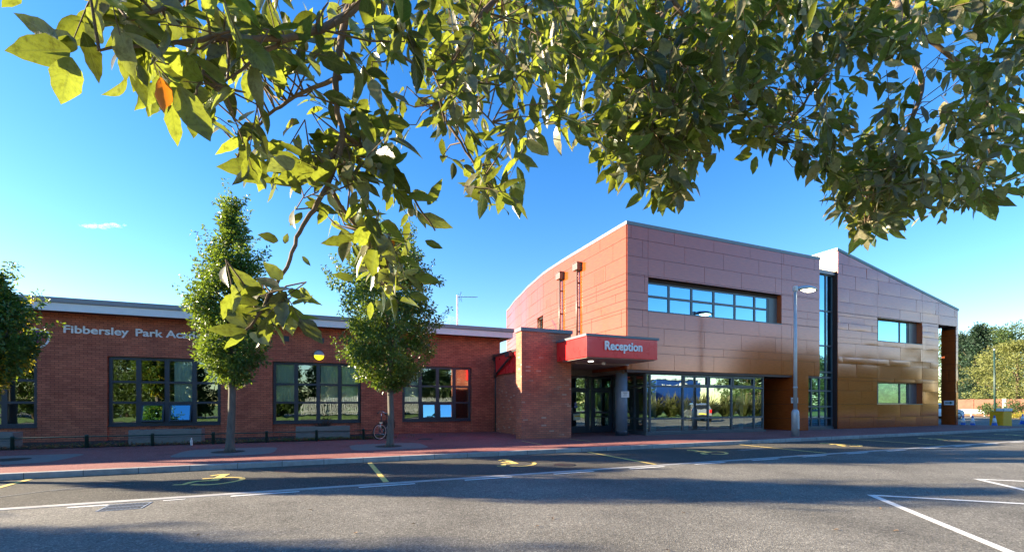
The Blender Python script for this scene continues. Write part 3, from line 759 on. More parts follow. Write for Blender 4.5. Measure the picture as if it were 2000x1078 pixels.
# roof and coping of the main part
ys = [TF + .35 + (33.4 - TF - .35) * k / 20 for k in range(21)]
m = MB(); m.prism([(S1 - .02, ys[0])] + [(S1 - .02, ys[-1])] + [(flank(-y, 0, 0)[0] + .1, y) for y in ys[::-1]], .18, lambda u, v, w: (u, v, 8.72 + w)); rf = m.build('roof', M['coping'], b2, fix=True)
m = MB(); bx(m, fF, S0 - .04, S1 + .03, 8.943, 9.09, -.045, .3); m.build('front_coping', M['coping'], rf)
m = MB()
NP = 24
for k in range(NP):
    a, b = TF + .3 + 18.2 * k / NP, TF + .3 + 18.2 * (k + 1) / NP
    p, q = flank(-a, 0, 0)[0], flank(-b, 0, 0)[0]
    V = [(p - .045, a, 8.943), (q - .045, b, 8.943), (q + .3, b, 8.943), (p + .3, a, 8.943), (p - .045, a, 9.09), (q - .045, b, 9.09), (q + .3, b, 9.09), (p + .3, a, 9.09)]
    m.quad(V[4], V[7], V[6], V[5]); m.quad(V[0], V[4], V[5], V[1]); m.quad(V[0], V[1], V[2], V[3])
m.build('flank_coping', M['coping'], rf)
m = MB(); m.box((13.9, 33.6, 0), (37, 33.8, 8.9)); m.box((S1 - .2, 20.2, .1), (S1 - .1, 33.6, 8.7)); m.build('rear_wall', M['joint'], b2)
m = MB(); m.box((S0 + .02, TF + .02, 2.80), (S1, 22, 2.898)); m.build('soffit', M['soffit'], b2)
m = MB()
for a, b in ((TF + .16, 16.9), (16.91, 18.25)): m.box((S0 - .03, a, 2.74), (S0 + .015, b, 3.25))
m.box((9.0, 18.0, 2.78), (S0 - .04, 18.05, 3.2)); m.builds('bulkhead', plain('grey bulkhead panel', (.2, .16, .14), .4), b2)

# foyer curtain wall
TG = 15.6
fG = mapT(TG)
us = [12.76, 13.0, 14.83, 16.33, 17.81, 19.29, 19.93]; zs = [.2, .82, 2.24, 2.79]
cw = window(b2, fG, us, zs, 0, M['frame_grey'], M['glass_big'], bar=.075, dep=.09, edge=.06)
m = MB(); bx(m, fG, 12.74, 20.0, .1, .198, -.05, .2); m.build('plinth', M['frame_grey'], cw)
m = MB()
for a, b in ((14.87, 16.29), (16.37, 17.77), (17.85, 19.25)):
    for (p, q, r, s_) in ((a, b, 2.285, 2.345), (a, b, 2.66, 2.72), (a, a + .06, 2.345, 2.66), (b - .06, b, 2.345, 2.66)): bx(m, fG, p, q, r, s_, -.02, .02)
    bx(m, fG, (a + b) / 2 - .2, (a + b) / 2 + .2, 2.67, 2.70, -.03, -.021)
m.build('opening_sash', M['frame_grey'], cw)
fR = mapS(12.76)
cr = window(b2, fR, [-18.0, -17.2, -16.4, -15.69], zs, .0, M['frame_grey'], M['glass'], bar=.075, dep=.08)
m = MB(); bx(m, fR, -18.0, -15.56, .1, .198, -.03, .1); m.build('plinth', M['frame_grey'], cr)
# entrance doors
TD = 18.02; fD = mapT(TD)
ds = window(b2, fD, [9.2, 10.36, 11.44, 11.62, 12.74], [.13, 2.16, 2.74], 0, M['frame'], M['glass_big'], bar=.09, dep=.09, edge=.06, skip=[(0, 0), (1, 0), (3, 0)])
for a, b in ((9.27, 10.3), (10.42, 11.38), (11.68, 12.67)):
    d = MB(); 
    for (p, q, r, s_) in ((a, b, .15, .42), (a, b, 2.0, 2.10), (a, a + .1, .42, 2.0), (b - .1, b, .42, 2.0), (a + .1, b - .1, 1.02, 1.1)): bx(d, fD, p, q, r, s_, .01, .07)
    d = d.build('door', M['frame'], b2)
    g = MB(); g.quad(fD(a + .1, .42, .04), fD(b - .1, .42, .04), fD(b - .1, 1.02, .04), fD(a + .1, 1.02, .04)); g.quad(fD(a + .1, 1.1, .04), fD(b - .1, 1.1, .04), fD(b - .1, 2.0, .04), fD(a + .1, 2.0, .04)); g.build('pane', M['glass_big'], d)
    h = MB(); h.tube([(a + .07, TD + .01, .9), (a + .07, TD - .06, .92), (a + .07, TD - .06, 1.38), (a + .07, TD + .01, 1.4)], .014, 8); h.build('handle', M['chrome'], d)
m = MB(); bx(m, fD, 10.66, 10.84, 1.28, 1.38, .02, .03); m.lathe([(0, 0), (.075, 0), (.075, .004), (0, .004)], fD(10.75, 1.47, .026), 20, rx); m.build('door_sticker', plain('blue sticker', (.25, .3, .6), .5), b2)
m = MB(); bx(m, fD, 10.62, 10.98, .72, 1.0, .015, .03); nb = m.build('door_notice', plain('cream notice', (.72, .76, .55), .5), b2)
m = MB(); bx(m, fD, 10.68, 10.96, .87, .93, .01, .0145); m.build('notice_band', M['plate'], nb)
m = MB()                                         # foyer interior: floor, rear wall, piers, counter
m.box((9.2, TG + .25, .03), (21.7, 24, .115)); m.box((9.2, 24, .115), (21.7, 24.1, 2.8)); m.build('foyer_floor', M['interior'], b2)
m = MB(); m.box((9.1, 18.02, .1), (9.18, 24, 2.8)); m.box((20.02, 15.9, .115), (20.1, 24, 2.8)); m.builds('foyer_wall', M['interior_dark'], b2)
m = MB()
for x, y in ((13.32, 15.95), (16.95, 17.8), (18.95, 16.2)): m.box((x, y, .12), (x + .3, y + .3, 2.79))
m.builds('foyer_pier', plain('pale teal paint', (.42, .62, .62), .6), b2)
m = MB(); m.box((14.2, 19.5, .12), (17.2, 20.1, 1.1)); m.build('counter', M['interior'], b2)
m = MB(); bx(m, fG, 18.18, 18.78, 1.42, 2.0, .12, .13); bx(m, fG, 18.32, 18.62, 2.05, 2.16, .12, .13); m.build('window_poster', M['teal'], b2)
m = MB(); bx(m, fG, 18.3, 18.66, 2.3 - .13, 2.3 + .4, .12, .13); m.build('window_poster', M['teal'], b2)
# round column under the corner
c0 = (11.75, 15.95)
m = MB(); m.lathe([(.26, ZP), (.26, .3), (.255, .32)], (c0[0], c0[1], 0), 32); m.build('column_base', M['frame'], b2)
m = MB(); m.lathe([(.252, .32), (.252, 2.8)], (c0[0], c0[1], 0), 40); m.build('column', M['column'], b2)
# lobby block right of the foyer
m = MB(); m.box((21.8, 15.23, .1), (22.6, 20, 2.79)); m.box((20.05, 20.3, .1), (21.8, 20.4, 2.79)); m.build('lobby_wall', M['joint'], b2)
m = MB(); panels(m, mapT(15.225), 21.78, 22.62, ROWS[:5], [2.0], 2.31, [], prng, .004, .006); panels(m, mapS(21.795), -19.9, -15.21, ROWS[:5], [.5, 1.3], 2.31, [], prng, .001, .002)
m.build('lobby_cladding', M['clad'], b2)
# tall glazed slot
TS = 15.66; fS = mapT(TS)
sa = window(b2, fS, [24.0, 24.72, 25.27], [2.86, 3.15, 4.55, 6.4, 8.34], 0, M['frame_grey'], M['glass_sky'], bar=.08, dep=.08, edge=.05)
sb = window(b2, fS, [22.64, 23.02, 23.55, 24.2, 24.72, 25.27], [.24, .7, 1.32, 2.15, 2.85], 0, M['frame_grey'], M['glass_sky'], bar=.08, dep=.08, edge=.05)
m = MB(); bx(m, fS, 22.62, 25.28, .1, .238, -.06, .15); m.build('plinth', M['frame_grey'], sb)
m = MB(); bx(m, fF, S1 + .003, S2 - .003, 8.343, 8.53, .1, .5); m.build('slot_header', M['capping'], b2)
m = MB(); m.box((S2 - .04, TF + .02, .1), (S2 + .05, TS + .3, 8.53)); m.box((S1 - .02, TF + .14, 2.9), (S1 + .02, TS + .3, 8.53)); m.build('slot_side', M['joint'], b2)
m = MB(); m.box((22.6, TS + .5, .1), (S2, 20.2, .13)); m.box((22.6, 20.2, .1), (S2, 20.3, 8.4)); m.box((S1, TS + .1, 8.4), (S2 - .05, 33, 8.5)); m.build('stair_hall', M['interior_dark'], b2)
# gable block
def ztop(x): return 9.62 - (x - S2) * (9.62 - 7.36) / (S3 - S2)
sl = (9.62 - 7.36) / (S3 - S2)
G1, G2, OP = (28.75, 33.2, 5.03, 6.36), (28.75, 33.2, 1.45, 2.72), (34.96, 36.94, .0, 6.33)
cut = ((S2, TF, 9.60), Vector((sl, 0, 1)).normalized())
back = MB(); holed(back, fF, S2, S3 - .02, .05, 9.7, [G1, G2, OP], .35); back.build('gable_wall', M['joint'], b2, cut=cut)
m = MB(); panels(m, fF, S2, S3, ROWS, [1.0, 1.48, 2.0, .9, 1.6, .4, 1.5, 2.0, .9, .2, 1.45, 1.0, 1.5, .4, .95], 2.09, [G1, G2, OP], prng, .0045, .006, nu=8, nz=5)
m.build('gable_cladding', M['clad'], b2, cut=cut)
for (a, b, c, d) in (G1, G2):
    m = MB(); bx(m, fF, b - .03, b - .008, c, d, 0, .33); bx(m, fF, a + .008, a + .03, c, d, 0, .33); bx(m, fF, a + .03, b - .03, d - .03, d - .006, 0, .33); m.builds('window_reveal', M['clad_side'], b2)
    window(b2, fF, [a + .03, 29.35, 31.5, 32.3, b - .03], [c + .01, d - .035], .26, M['frame'], M['glass_sky'], bar=.09, dep=.07, sill=.30, edge=.05)
    m = MB(); bx(m, fF, 32.35, b - .031, c + .02, d - .04, .24, .255); m.build('window_panel', M['frame_grey'], b2)
m = MB(); m.box((S2 + .3, TF + .4, .1), (34.6, 21, .15)); m.box((S2 + .3, 21, .1), (34.6, 21.1, 7.2)); m.box((S2 + .3, TF + .4, 3.2), (34.6, 21, 3.4)); m.build('gable_room', M['interior_dark'], b2)
m = MB()                                          # gable roof slab following the slope, with its edge trim
P = [(S2 - .06, ztop(S2 - .06)), (S3 + .05, ztop(S3 + .05)), (S3 + .05, ztop(S3 + .05) + .14), (S2 - .06, ztop(S2 - .06) + .14)]
m.prism(P, 18.2, lambda u, v, w: (u, TF - .05 + w, v)); m.build('gable_roof', plain('blue green roof trim', (.07, .15, .17), .4), b2, fix=True)
m = MB(); m.box((S2 - .03, TF + .012, 8.53), (S2 + .02, 33.4, ztop(S2) - .01)); m.build('parapet_wall', M['cream'], b2)
m = MB(); m.box((S2 - .045, TF + 1.5, 8.53), (S2 - .032, TF + 1.58, 9.6)); m.box((S2 - .045, TF + .1, 8.86), (S2 - .032, 30, 8.9)); m.builds('parapet_joint', plain('brown trim', (.3, .2, .14), .6), b2)
m = MB(); m.box((34.6, TF + .36, .05), (34.94, 16.9, 7.8)); m.box((34.94, TF + .36, 6.36), (37.1, 16.9, 6.6)); m.build('end_wall', M['joint'], b2)
m = MB(); m.box((36.96, TF + .36, .05), (37.15, 16.15, 7.2)); m.build('fin_wall', M['joint'], b2)
m = MB(); panels(m, mapS(36.935), -16.15, -TF - .01, ROWS[:11], [.4, 1.0], 2.31, [], prng, .001, .002); m.build('fin_cladding', M['clad_side'], b2)
# brick entrance pier, link wall and its roof
m = MB(); m.box((6.93, 15.62, .05), (9.09, 16.15, 4.24)); m.build('entrance_pier', M['brick_mix'], b2)
m = MB(); m.box((6.88, 15.57, 4.243), (9.14, 16.2, 4.385)); m.build('pier_coping', M['coping'], b2)
m = MB(); m.box((7.72, 16.153, .05), (7.95, 20.55, 2.84)); m.build('link_wall', M['brick_mix'], b2)
m = MB(); m.box((7.64, 16.16, 2.845), (7.95, 20.3, 3.72)); m.build('link_fascia', M['red_panel'], b2)
m = MB(); m.box((7.58, 16.155, 3.723), (11.6, 20.4, 3.83)); m.build('link_roof', M['pipe'], b2)
dp = MB(); dp.tube([(7.55, 18.3, 3.62), (7.55, 18.3, 3.5), (7.56, 19.9, 2.95), (7.66, TL - .14, 2.78)], .05, 10); dp = dp.build('downpipe', M['pipe'], b2)
m = MB(); m.box((7.43, 18.1, 3.55), (7.633, 18.6, 3.75)); m.build('hopper', M['pipe'], dp)
# red canopy
cp = MB(); cp.box((8.44, 13.44, 3.12), (11.53, 16.6, 3.84)); cp = cp.build('canopy', M['red_panel'], b2, bevel=.008)
m = MB(); m.box((9.1, 15.3, 3.05), (11.64, 18.0, 3.115)); m.box((8.5, 13.5, 3.09), (11.48, 15.28, 3.117)); m.builds('canopy_soffit', plain('dull pink soffit', (.30, .22, .2), .5), cp)
m = MB(); m.box((8.40, 13.40, 3.843), (11.58, 16.6, 3.93)); m.build('canopy_coping', M['coping'], cp)
text_mesh('canopy_lettering', 'Reception', .435, M['lettering'], cp, lambda x, y, z: (9.14 + x * .93, 13.395 - z, 3.395 + y), .04, .026)
m = MB(); m.lathe([(0, 0), (.1, 0), (.1, .01), (0, .01)], (9.35, 14.6, 3.078), 20); m.build('downlight', M['down'], cp)
m = MB(); m.lathe([(.06, .0), (.07, -.02), (.075, -.07), (.05, -.11), (0, -.12)], (10.0, 14.7, 3.088), 16); m.build('camera_dome', M['lid'], cp)

# ------------------------------------------------------------------ foliage helpers
def uvec(r):
    while True:
        v = Vector((r.uniform(-1, 1), r.uniform(-1, 1), r.uniform(-1, 1)))
        if .05 < v.length < 1: return v.normalized()
def leafq(mb, p, a, n, L, W, tone):
    """small leaf: a bent diamond"""
    s = a.cross(n)
    if s.length < 1e-4: return
    s.normalize(); n2 = s.cross(a).normalized(); k = len(mb.v)
    mb.v += [tuple(p), tuple(p + a * L * .5 + s * W * .5 + n2 * W * .12), tuple(p + a * L - n2 * L * .12), tuple(p + a * L * .5 - s * W * .5 + n2 * W * .12)]
    mb.f += [(k, k + 1, k + 2, k + 3)]; mb.sm.append(False); mb.tone.append(tone)
def clump(mb, r, c, rad, n, L, W, flat=.75, up=.35, out=.9):
    base = r.uniform(.15, .85)
    for _ in range(n):
        d = uvec(r); q = r.random() ** .45
        p = Vector((c.x + d.x * rad * q, c.y + d.y * rad * q, c.z + d.z * rad * q * flat))
        a = (d * out + uvec(r) * .8 + Vector((0, 0, -.15))).normalized(); nn = (uvec(r) * .9 + Vector((0, 0, up)) + d * .5)
        k = r.uniform(.7, 1.25); leafq(mb, p, a, nn.normalized(), L * k, W * k, min(1, max(0, base + r.gauss(0, .22))))
def prof(z, pr):
    for (a, ra), (b, rb) in zip(pr, pr[1:]):
        if a <= z <= b: return ra + (rb - ra) * (z - a) / (b - a)
    return 0
def street_tree(name, label, x, y, pr, seed, nclump, group, trunk_h, lean=(0, 0), autumn=0, tr=.105, leaf=.105):
    """a clipped column of a tree: bare stem, upright limbs, many small leaf clumps"""
    r = random.Random(seed); t = thing(name, label, 'tree', (x, y, ZP), 0, group)
    z0, z1 = pr[0][0], pr[-1][0]
    m = MB(); pts = [(lean[0] * z / 3 + .02 * math.sin(z * 2.1 + seed), lean[1] * z / 3, z) for z in [0, .12, .5, 1.1, 1.7, trunk_h, trunk_h + 1.2, z1 - 1]]
    m.tube(pts, [tr * 1.55, tr * 1.15, tr, tr * .93, tr * .9, tr * .85, tr * .55, tr * .15], 12)
    for k in range(14):
        a = k * 2.4 + r.random(); zb = trunk_h - .15 + k * .16; zt = min(z1 - .4, zb + 1.5 + r.random()); R_ = prof(zt, pr) * .75
        m.tube([(0, 0, zb), (math.cos(a) * R_ * .5, math.sin(a) * R_ * .5, zb + .5), (math.cos(a) * R_, math.sin(a) * R_, zt)], [.035, .025, .008], 6)
    m.build('trunk', M['bark'], t, local=True)
    m, ma = MB(), MB()
    cx, cy = pts[5][0], pts[5][1]
    for k in range(nclump):
        while True:
            z = r.uniform(z0, z1)
            if r.random() < .25 + prof(z, pr): break
        R_ = prof(z, pr); a = r.uniform(0, 2 * math.pi); q = r.uniform(.15, 1) ** .5
        rr = max(.0, R_ * (1 + .13 * math.sin(3 * a + z * 2) + .12 * math.sin(5 * a - z * 4.1)) * q - .12)
        c = Vector((cx + rr * math.cos(a), cy + rr * math.sin(a), z)); rad = r.uniform(.14, .30)
        mm = ma if autumn and r.random() < autumn * (1.6 if z < z0 + 1.0 else .5) else m
        clump(mm, r, c, rad, int(62 * (rad / .22) ** 2), leaf, leaf * .5)
        if q > .8 and r.random() < .6:          # a sprig standing out of the outline
            d = Vector((math.cos(a), math.sin(a), .9 + r.random())).normalized()
            for s in range(7): clump(mm, r, c + d * (.14 + .075 * s), .07, 5, leaf * .9, leaf * .42)
    for s in range(9): clump(m, r, Vector((cx + .03 * math.sin(s), cy, z1 - .35 + s * .06)), .07, 6, leaf * .8, leaf * .4)
    m.build('crown', M['hornbeam'], t, local=True)
    if autumn: ma.build('yellow_leaves', M['autumn'], t, local=True)
    return t
GT = 'clipped columnar trees along the pavement'
P1 = [(1.95, .2), (2.15, .6), (2.6, .82), (3.4, .95), (4.2, 1.04), (4.8, .92), (5.5, .68), (6.1, .48), (6.6, .27), (7.1, .06)]
P2 = [(1.9, .3), (2.1, .8), (2.45, 1.25), (3.2, 1.36), (4.2, 1.5), (5.0, 1.46), (5.7, 1.28), (6.2, .98), (6.55, .6), (6.85, .15)]
P0 = [(1.75, .15), (2.0, .45), (2.6, .72), (3.1, .86), (3.6, .76), (3.95, .6), (4.2, .4), (4.45, .1)]
street_tree('street_tree', 'slim pointed columnar green tree before the wall lettering, on a grey stem', -2.44, 14.84, P1, 11, 350, GT, 2.25, (.03, 0))
street_tree('street_tree', 'broad bushy green tree on a grey stem with a bicycle parked behind it', 1.94, 14.64, P2, 12, 520, GT, 2.1)
t0 = street_tree('street_tree', 'low tree with yellowing lower leaves at the left edge, hiding the round badge', -7.42, 14.8, P0, 13, 360, GT, 2.0, autumn=.16)
# the same row goes on to the left of the picture (its shadows cross the road)
for x, z, k in ((-12.6, 1.75, 0), (-21.5, 1.7, 1.0), (-26.5, 1.8, 2.0)):
    dup(t0, (x, 14.9, ZP), k, 'tree of the pavement row standing beyond the left edge of the photo', (1.25, 1.25, z))

# ------------------------------------------------------------------ the evergreen oak overhead
r = random.Random(42)
oak = thing('evergreen_oak', 'spreading evergreen oak whose leafy branches hang over the top of the picture', 'tree', (3.4, -2.6, 0))
ST = [(0, .05), (.06, .38), (.16, .72), (.28, .93), (.42, 1.0), (.56, .92), (.69, .74), (.81, .48), (.91, .22), (1, .0)]
def oak_leaf(mb, b, tip, n, W, tone, curl=.12, fold=.18, wav=0):
    ax = tip - b; L = ax.length; a = ax / L; s = a.cross(n)
    if s.length < 1e-4: return
    s.normalize(); n = s.cross(a); k = len(mb.v)
    for i, (q, w) in enumerate(ST):
        mid = b + a * (L * q) - n * (curl * L * q * q) + n * (.02 * L)
        e = n * (fold * W * w * .5)
        j = 1 + wav * math.sin(i * 2.3 + tone * 9)
        mb.va += [(q, 1), (q, 0), (q, 1)]
        mb.v += [tuple(mid - s * W * .5 * w * j + e), tuple(mid), tuple(mid + s * W * .5 * w * (2 - j) + e)]
    for i in range(len(ST) - 1):
        o = k + i * 3
        mb.f += [(o + 1, o, o + 3, o + 4), (o + 2, o + 1, o + 4, o + 5)]; mb.sm += [True, True]; mb.tone += [tone, tone]
lv, tw, ac = MB(), MB(), MB()
limbs = []
def limb(pts, r0, r1):
    Q = []
    for i in range(len(pts) - 1):
        p0, p1, p2, p3 = pts[max(i - 1, 0)], pts[i], pts[i + 1], pts[min(i + 2, len(pts) - 1)]
        for k in range(6):
            u = k / 6; Q.append(.5 * ((2 * p1) + (p2 - p0) * u + (2 * p0 - 5 * p1 + 4 * p2 - p3) * u * u + (3 * p1 - p0 - 3 * p2 + p3) * u ** 3))
    Q.append(pts[-1]); n = len(Q)
    Q = [q + uvec(r) * .0015 for q in Q]
    limbs.extend(Q[n // 5:]); return Q, [r0 + (r1 - r0) * (i / (n - 1)) ** .55 for i in range(n)]
LM = [([Vector((3.3, -2.3, 2.2)), Vector((2.9, -.9, 3.3)), at(1650, -200, 1.8), at(1150, -110, 1.25), at(800, -40, .86), at(665, 38, .72), at(560, 76, .64), at(430, 72, .58), at(320, 88, .54), at(190, 97, .50)], .024, .0016),
      ([at(820, -60, .9), at(700, -10, .78), at(664, 90, .74), at(655, 190, .73), at(668, 280, .74), at(620, 400, .70), at(590, 440, .68), at(560, 520, .66), at(520, 590, .64), at(478, 652, .62)], .012, .0022),
      ([at(665, 150, .74), at(560, 200, .8), at(500, 250, .8), at(450, 330, .78)], .006, .002),
      ([at(668, 270, .74), at(640, 350, .74), at(700, 450, .77), at(740, 520, .78), at(790, 565, .8)], .007, .002),
      ([at(670, 260, .74), at(740, 320, .8), at(800, 380, .82), at(850, 450, .84)], .006, .002),
      ([at(1150, -110, 1.25), at(980, -10, 1.1), at(900, 90, 1.0), at(860, 200, .95), at(900, 280, .95), at(960, 370, .97)], .014, .002),
      ([at(700, -10, .78), at(740, 60, .8), at(800, 120, .84), at(890, 160, .9), at(960, 240, .95)], .008, .002),
      ([at(1400, -150, 1.5), at(1310, 0, 1.35), at(1270, 120, 1.25), at(1290, 230, 1.2), at(1290, 350, 1.15)], .018, .002),
      ([at(1310, 0, 1.35), at(1400, 110, 1.4), at(1440, 200, 1.4), at(1500, 270, 1.4)], .012, .002),
      ([Vector((2.9, -.9, 3.3)), at(1850, -150, 2.1), at(1760, 40, 1.8), at(1800, 160, 1.7), at(1760, 280, 1.6), at(1700, 400, 1.55), at(1690, 450, 1.5)], .035, .002),
      ([at(1760, 40, 1.8), at(1900, 150, 1.8), at(1940, 260, 1.75), at(1900, 360, 1.7), at(1950, 390, 1.7)], .016, .002),
      ([at(1760, 40, 1.8), at(1620, 130, 1.65), at(1560, 220, 1.6), at(1480, 290, 1.5)], .014, .002),
      ([at(430, 72, .58), at(400, 130, .58), at(380, 190, .56)], .004, .0015), ([at(430, -40, .62), at(330, 10, .56), at(250, 40, .52)], .005, .0015),
      ([at(560, 76, .64), at(480, 130, .62), at(420, 170, .6)], .005, .0015)]
lmb = MB()
for pts, r0, r1 in LM:
    Q, rs = limb(pts, r0, r1); lmb.tube(Q, [q * .75 for q in rs], 7)
lmb.build('branch', M['bark_dark'], oak)
UP = Vector((0, 0, 1)); CAM = Vector((0, 0, 1.5))
def twig(p, D, L, n, droop, thick=.0010, link=True):
    """a leafy shoot ending near p"""
    nb = min(limbs, key=lambda q: (q - p).length_squared)
    d = (p - nb); d = d.normalized() if d.length > 1e-3 else uvec(r)
    d = (d * .7 + uvec(r) * .75 + Vector((0, 0, -droop))).normalized()
    ln = L * n * .24; b = p - d * ln
    sag = Vector((0, 0, -1)) * ln * .22
    P = [b, b + d * ln * .5 + sag * .3, p + sag]
    if link and (nb - b).length < (.3 if D < 1.2 else .2): tw.tube([nb, nb * .45 + b * .55 + uvec(r) * .012, b], [thick * 1.8, thick * 1.4, thick], 5, False)
    tw.tube(P, [thick, thick * .85, thick * .5], 5, False)
    base = r.uniform(.15, .85)
    for k in range(n):
        q = (k + .6) / n; c = b.lerp(P[2], q) + sag * (q * (1 - q) * -.3)
        rad = d.orthogonal().normalized(); rad.rotate(Matrix.Rotation(k * 2.4 + r.uniform(-.5, .5), 3, d))
        a = (d * (.45 + .5 * q) + rad * .8 + Vector((0, 0, -.35)) + uvec(r) * .3).normalized()
        nn = (UP * .9 + uvec(r) * .75 - d * .2); l = L * r.uniform(.65, 1.15)
        pet = c + a * .006
        oak_leaf(lv, pet, pet + a * l, nn, l * r.uniform(.36, .47), min(1, max(0, base + r.gauss(0, .2))), r.uniform(-.05, .32), r.uniform(.05, .55), r.uniform(0, .16))
    if r.random() < .10 and D < 1.2:
        c = P[1] + Vector((0, 0, -.012)); ac.lathe([(0, .008), (.0055, .006), (.0068, .001), (.0062, -.004), (.004, -.008), (0, -.0095)], tuple(c), 10)
def inside(x, y, poly):
    c = False; j = len(poly) - 1
    for i in range(len(poly)):
        if (poly[i][1] > y) != (poly[j][1] > y) and x < (poly[j][0] - poly[i][0]) * (y - poly[i][1]) / (poly[j][1] - poly[i][1]) + poly[i][0]: c = not c
        j = i
    return c
REG = [([(60, 60), (160, 25), (330, 0), (330, 110), (170, 150), (110, 140)], 8, .48, .58, .05, 6),
       ([(240, 0), (540, 0), (540, 130), (440, 190), (400, 230), (340, 220), (270, 130)], 26, .52, .8, .052, 7),
       ([(460, 0), (850, 0), (850, 240), (700, 280), (560, 230), (490, 190), (450, 130)], 42, .62, 1.05, .050, 8),
       ([(470, 300), (580, 240), (720, 240), (800, 290), (790, 340), (700, 380), (600, 370), (500, 360)], 20, .66, .85, .050, 7),
       ([(640, 370), (720, 370), (800, 350), (840, 370), (840, 470), (830, 560), (780, 575), (710, 540), (680, 480)], 20, .7, .92, .049, 7),
       ([(455, 545), (540, 520), (590, 560), (590, 600), (510, 640), (455, 640)], 6, .60, .68, .046, 6),
       ([(810, -20), (1080, -20), (1080, 220), (1010, 290), (1000, 370), (930, 385), (900, 280), (830, 240)], 58, .8, 1.4, .054, 8),
       ([(1050, -20), (1500, -20), (1500, 230), (1390, 270), (1320, 350), (1260, 360), (1160, 290), (1070, 210)], 170, .95, 1.7, .060, 9),
       ([(1180, 220), (1380, 220), (1310, 370), (1260, 370)], 16, 1.0, 1.3, .056, 8),
       ([(1480, -20), (2040, -20), (2040, 330), (1940, 360), (1820, 390), (1690, 440), (1640, 400), (1600, 310), (1490, 280), (1450, 240)], 210, 1.2, 2.1, .062, 9),
       ([(1620, 300), (1780, 320), (1800, 390), (1690, 450), (1640, 420)], 16, 1.3, 1.6, .056, 8),
       ([(820, -20), (2040, -20), (2040, 130), (820, 150)], 140, 1.3, 2.6, .072, 9),
       ([(1590, 300), (1960, 330), (1940, 390), (1820, 410), (1690, 450), (1630, 420)], 55, 1.3, 1.9, .062, 8),
       ([(1120, 230), (1400, 230), (1330, 360), (1270, 385), (1180, 330)], 30, 1.0, 1.4, .058, 8),
       ([(500, -330), (2200, -330), (2200, -20), (500, -20)], 120, .9, 2.4, .062, 8)]
HOLES = [(1560, 190, 50, 26), (1660, 160, 40, 30), (1840, 120, 45, 40), (1930, 60, 40, 28), (1830, 200, 34, 34), (1530, 70, 22, 24), (590, 130, 26, 26), (800, 210, 20, 40), (1010, 60, 28, 24), (1230, 110, 16, 14), (760, 120, 20, 26), (450, 215, 26, 18), (1440, 180, 22, 22)]
for poly, n, d0, d1, L, nl in REG:
    xs = [p[0] for p in poly]; ys = [p[1] for p in poly]; k = 0
    while k < n:
        x, y = r.uniform(min(xs), max(xs)), r.uniform(min(ys), max(ys))
        if not inside(x, y, poly) or any(((x - a) / b) ** 2 + ((y - c) / d) ** 2 < 2.2 for a, c, b, d in HOLES): continue
        k += 1; D = r.uniform(d0, d1); twig(at(x, y, D), D, L * r.uniform(.85, 1.15), max(3, int(nl + r.gauss(0, 1.2))), .45)
# leaves that stand out singly at the tips: base and tip, seen from the pavement
def hero(mb, bx_, by, tx, ty, D, w=.40, tone=None, dd=.0, tilt=.5):
    b, t_ = at(bx_, by, D), at(tx, ty, D + dd)
    n = ((b - CAM).normalized() * (1 if r.random() < .8 else -1) + uvec(r) * tilt + UP * .3)
    oak_leaf(mb, b, t_, n, (t_ - b).length * w, r.uniform(.3, .9) if tone is None else tone, r.uniform(0, .12), r.uniform(.1, .3), .08)
for q in ((42, -6, 2, 14, .5, .5), (135, 98, 10, 100, .48, .42), (112, 78, 32, 28, .48, .36), (140, 112, 118, 207, .48, .5), (150, 95, 78, 58, .5, .5), (128, 108, 102, 138, .5, .6), (230, 30, 165, 30, .52, .6), (240, 60, 290, 62, .52, .42), (200, 85, 160, 40, .52, .4),
          (350, 165, 412, 282, .53, .42), (335, 205, 347, 287, .53, .36), (365, 190, 330, 240, .55, .4), (270, 125, 290, 172, .54, .4), (240, 110, 245, 160, .54, .4),
          (482, 648, 406, 642, .61, .34), (478, 652, 436, 680, .61, .36), (488, 650, 527, 674, .61, .42), (482, 638, 428, 598, .61, .40), (470, 618, 428, 612, .62, .32), (505, 592, 442, 578, .62, .36), (512, 572, 447, 522, .63, .34),
          (552, 545, 514, 512, .64, .5), (505, 605, 455, 618, .63, .38), (560, 570, 622, 592, .64, .40), (555, 598, 617, 645, .63, .36), (543, 470, 504, 458, .66, .5), (556, 476, 562, 455, .66, .5), (590, 500, 607, 520, .66, .34),
          (525, 330, 426, 326, .72, .40), (530, 350, 470, 350, .73, .45), (540, 320, 495, 282, .72, .42), (590, 415, 566, 442, .70, .4), (640, 400, 620, 440, .71, .4), (800, 245, 715, 235, .74, .3),
          (820, 420, 884, 446, .84, .36), (835, 400, 864, 350, .84, .34), (830, 470, 866, 486, .84, .36), (810, 540, 862, 552, .82, .45), (800, 575, 840, 585, .8, .4), (725, 590, 722, 625, .78, .4), (735, 585, 748, 612, .78, .4), (690, 545, 650, 535, .78, .4),
          (1010, 300, 1052, 330, .97, .34), (1025, 275, 1072, 305, .97, .36), (985, 360, 972, 420, .97, .42), (1000, 350, 1015, 428, .97, .38), (945, 370, 938, 432, .96, .36), (930, 350, 918, 378, .96, .4),
          (1300, 370, 1345, 382, 1.15, .3), (1295, 375, 1320, 418, 1.15, .34), (1290, 372, 1295, 425, 1.15, .34), (1470, 300, 1432, 312, 1.45, .4), (1478, 305, 1470, 342, 1.45, .42), (1690, 440, 1655, 500, 1.5, .3), (1700, 435, 1735, 470, 1.5, .36), (1900, 385, 1985, 400, 1.7, .3), (1925, 390, 1945, 432, 1.7, .5)):
    hero(lv, *q[:5], w=q[5])
lv.build('leaves', M['oak_leaf'], oak); tw.build('twigs', M['bark_dark'], oak); ac.builds('acorn', M['acorn'], oak)
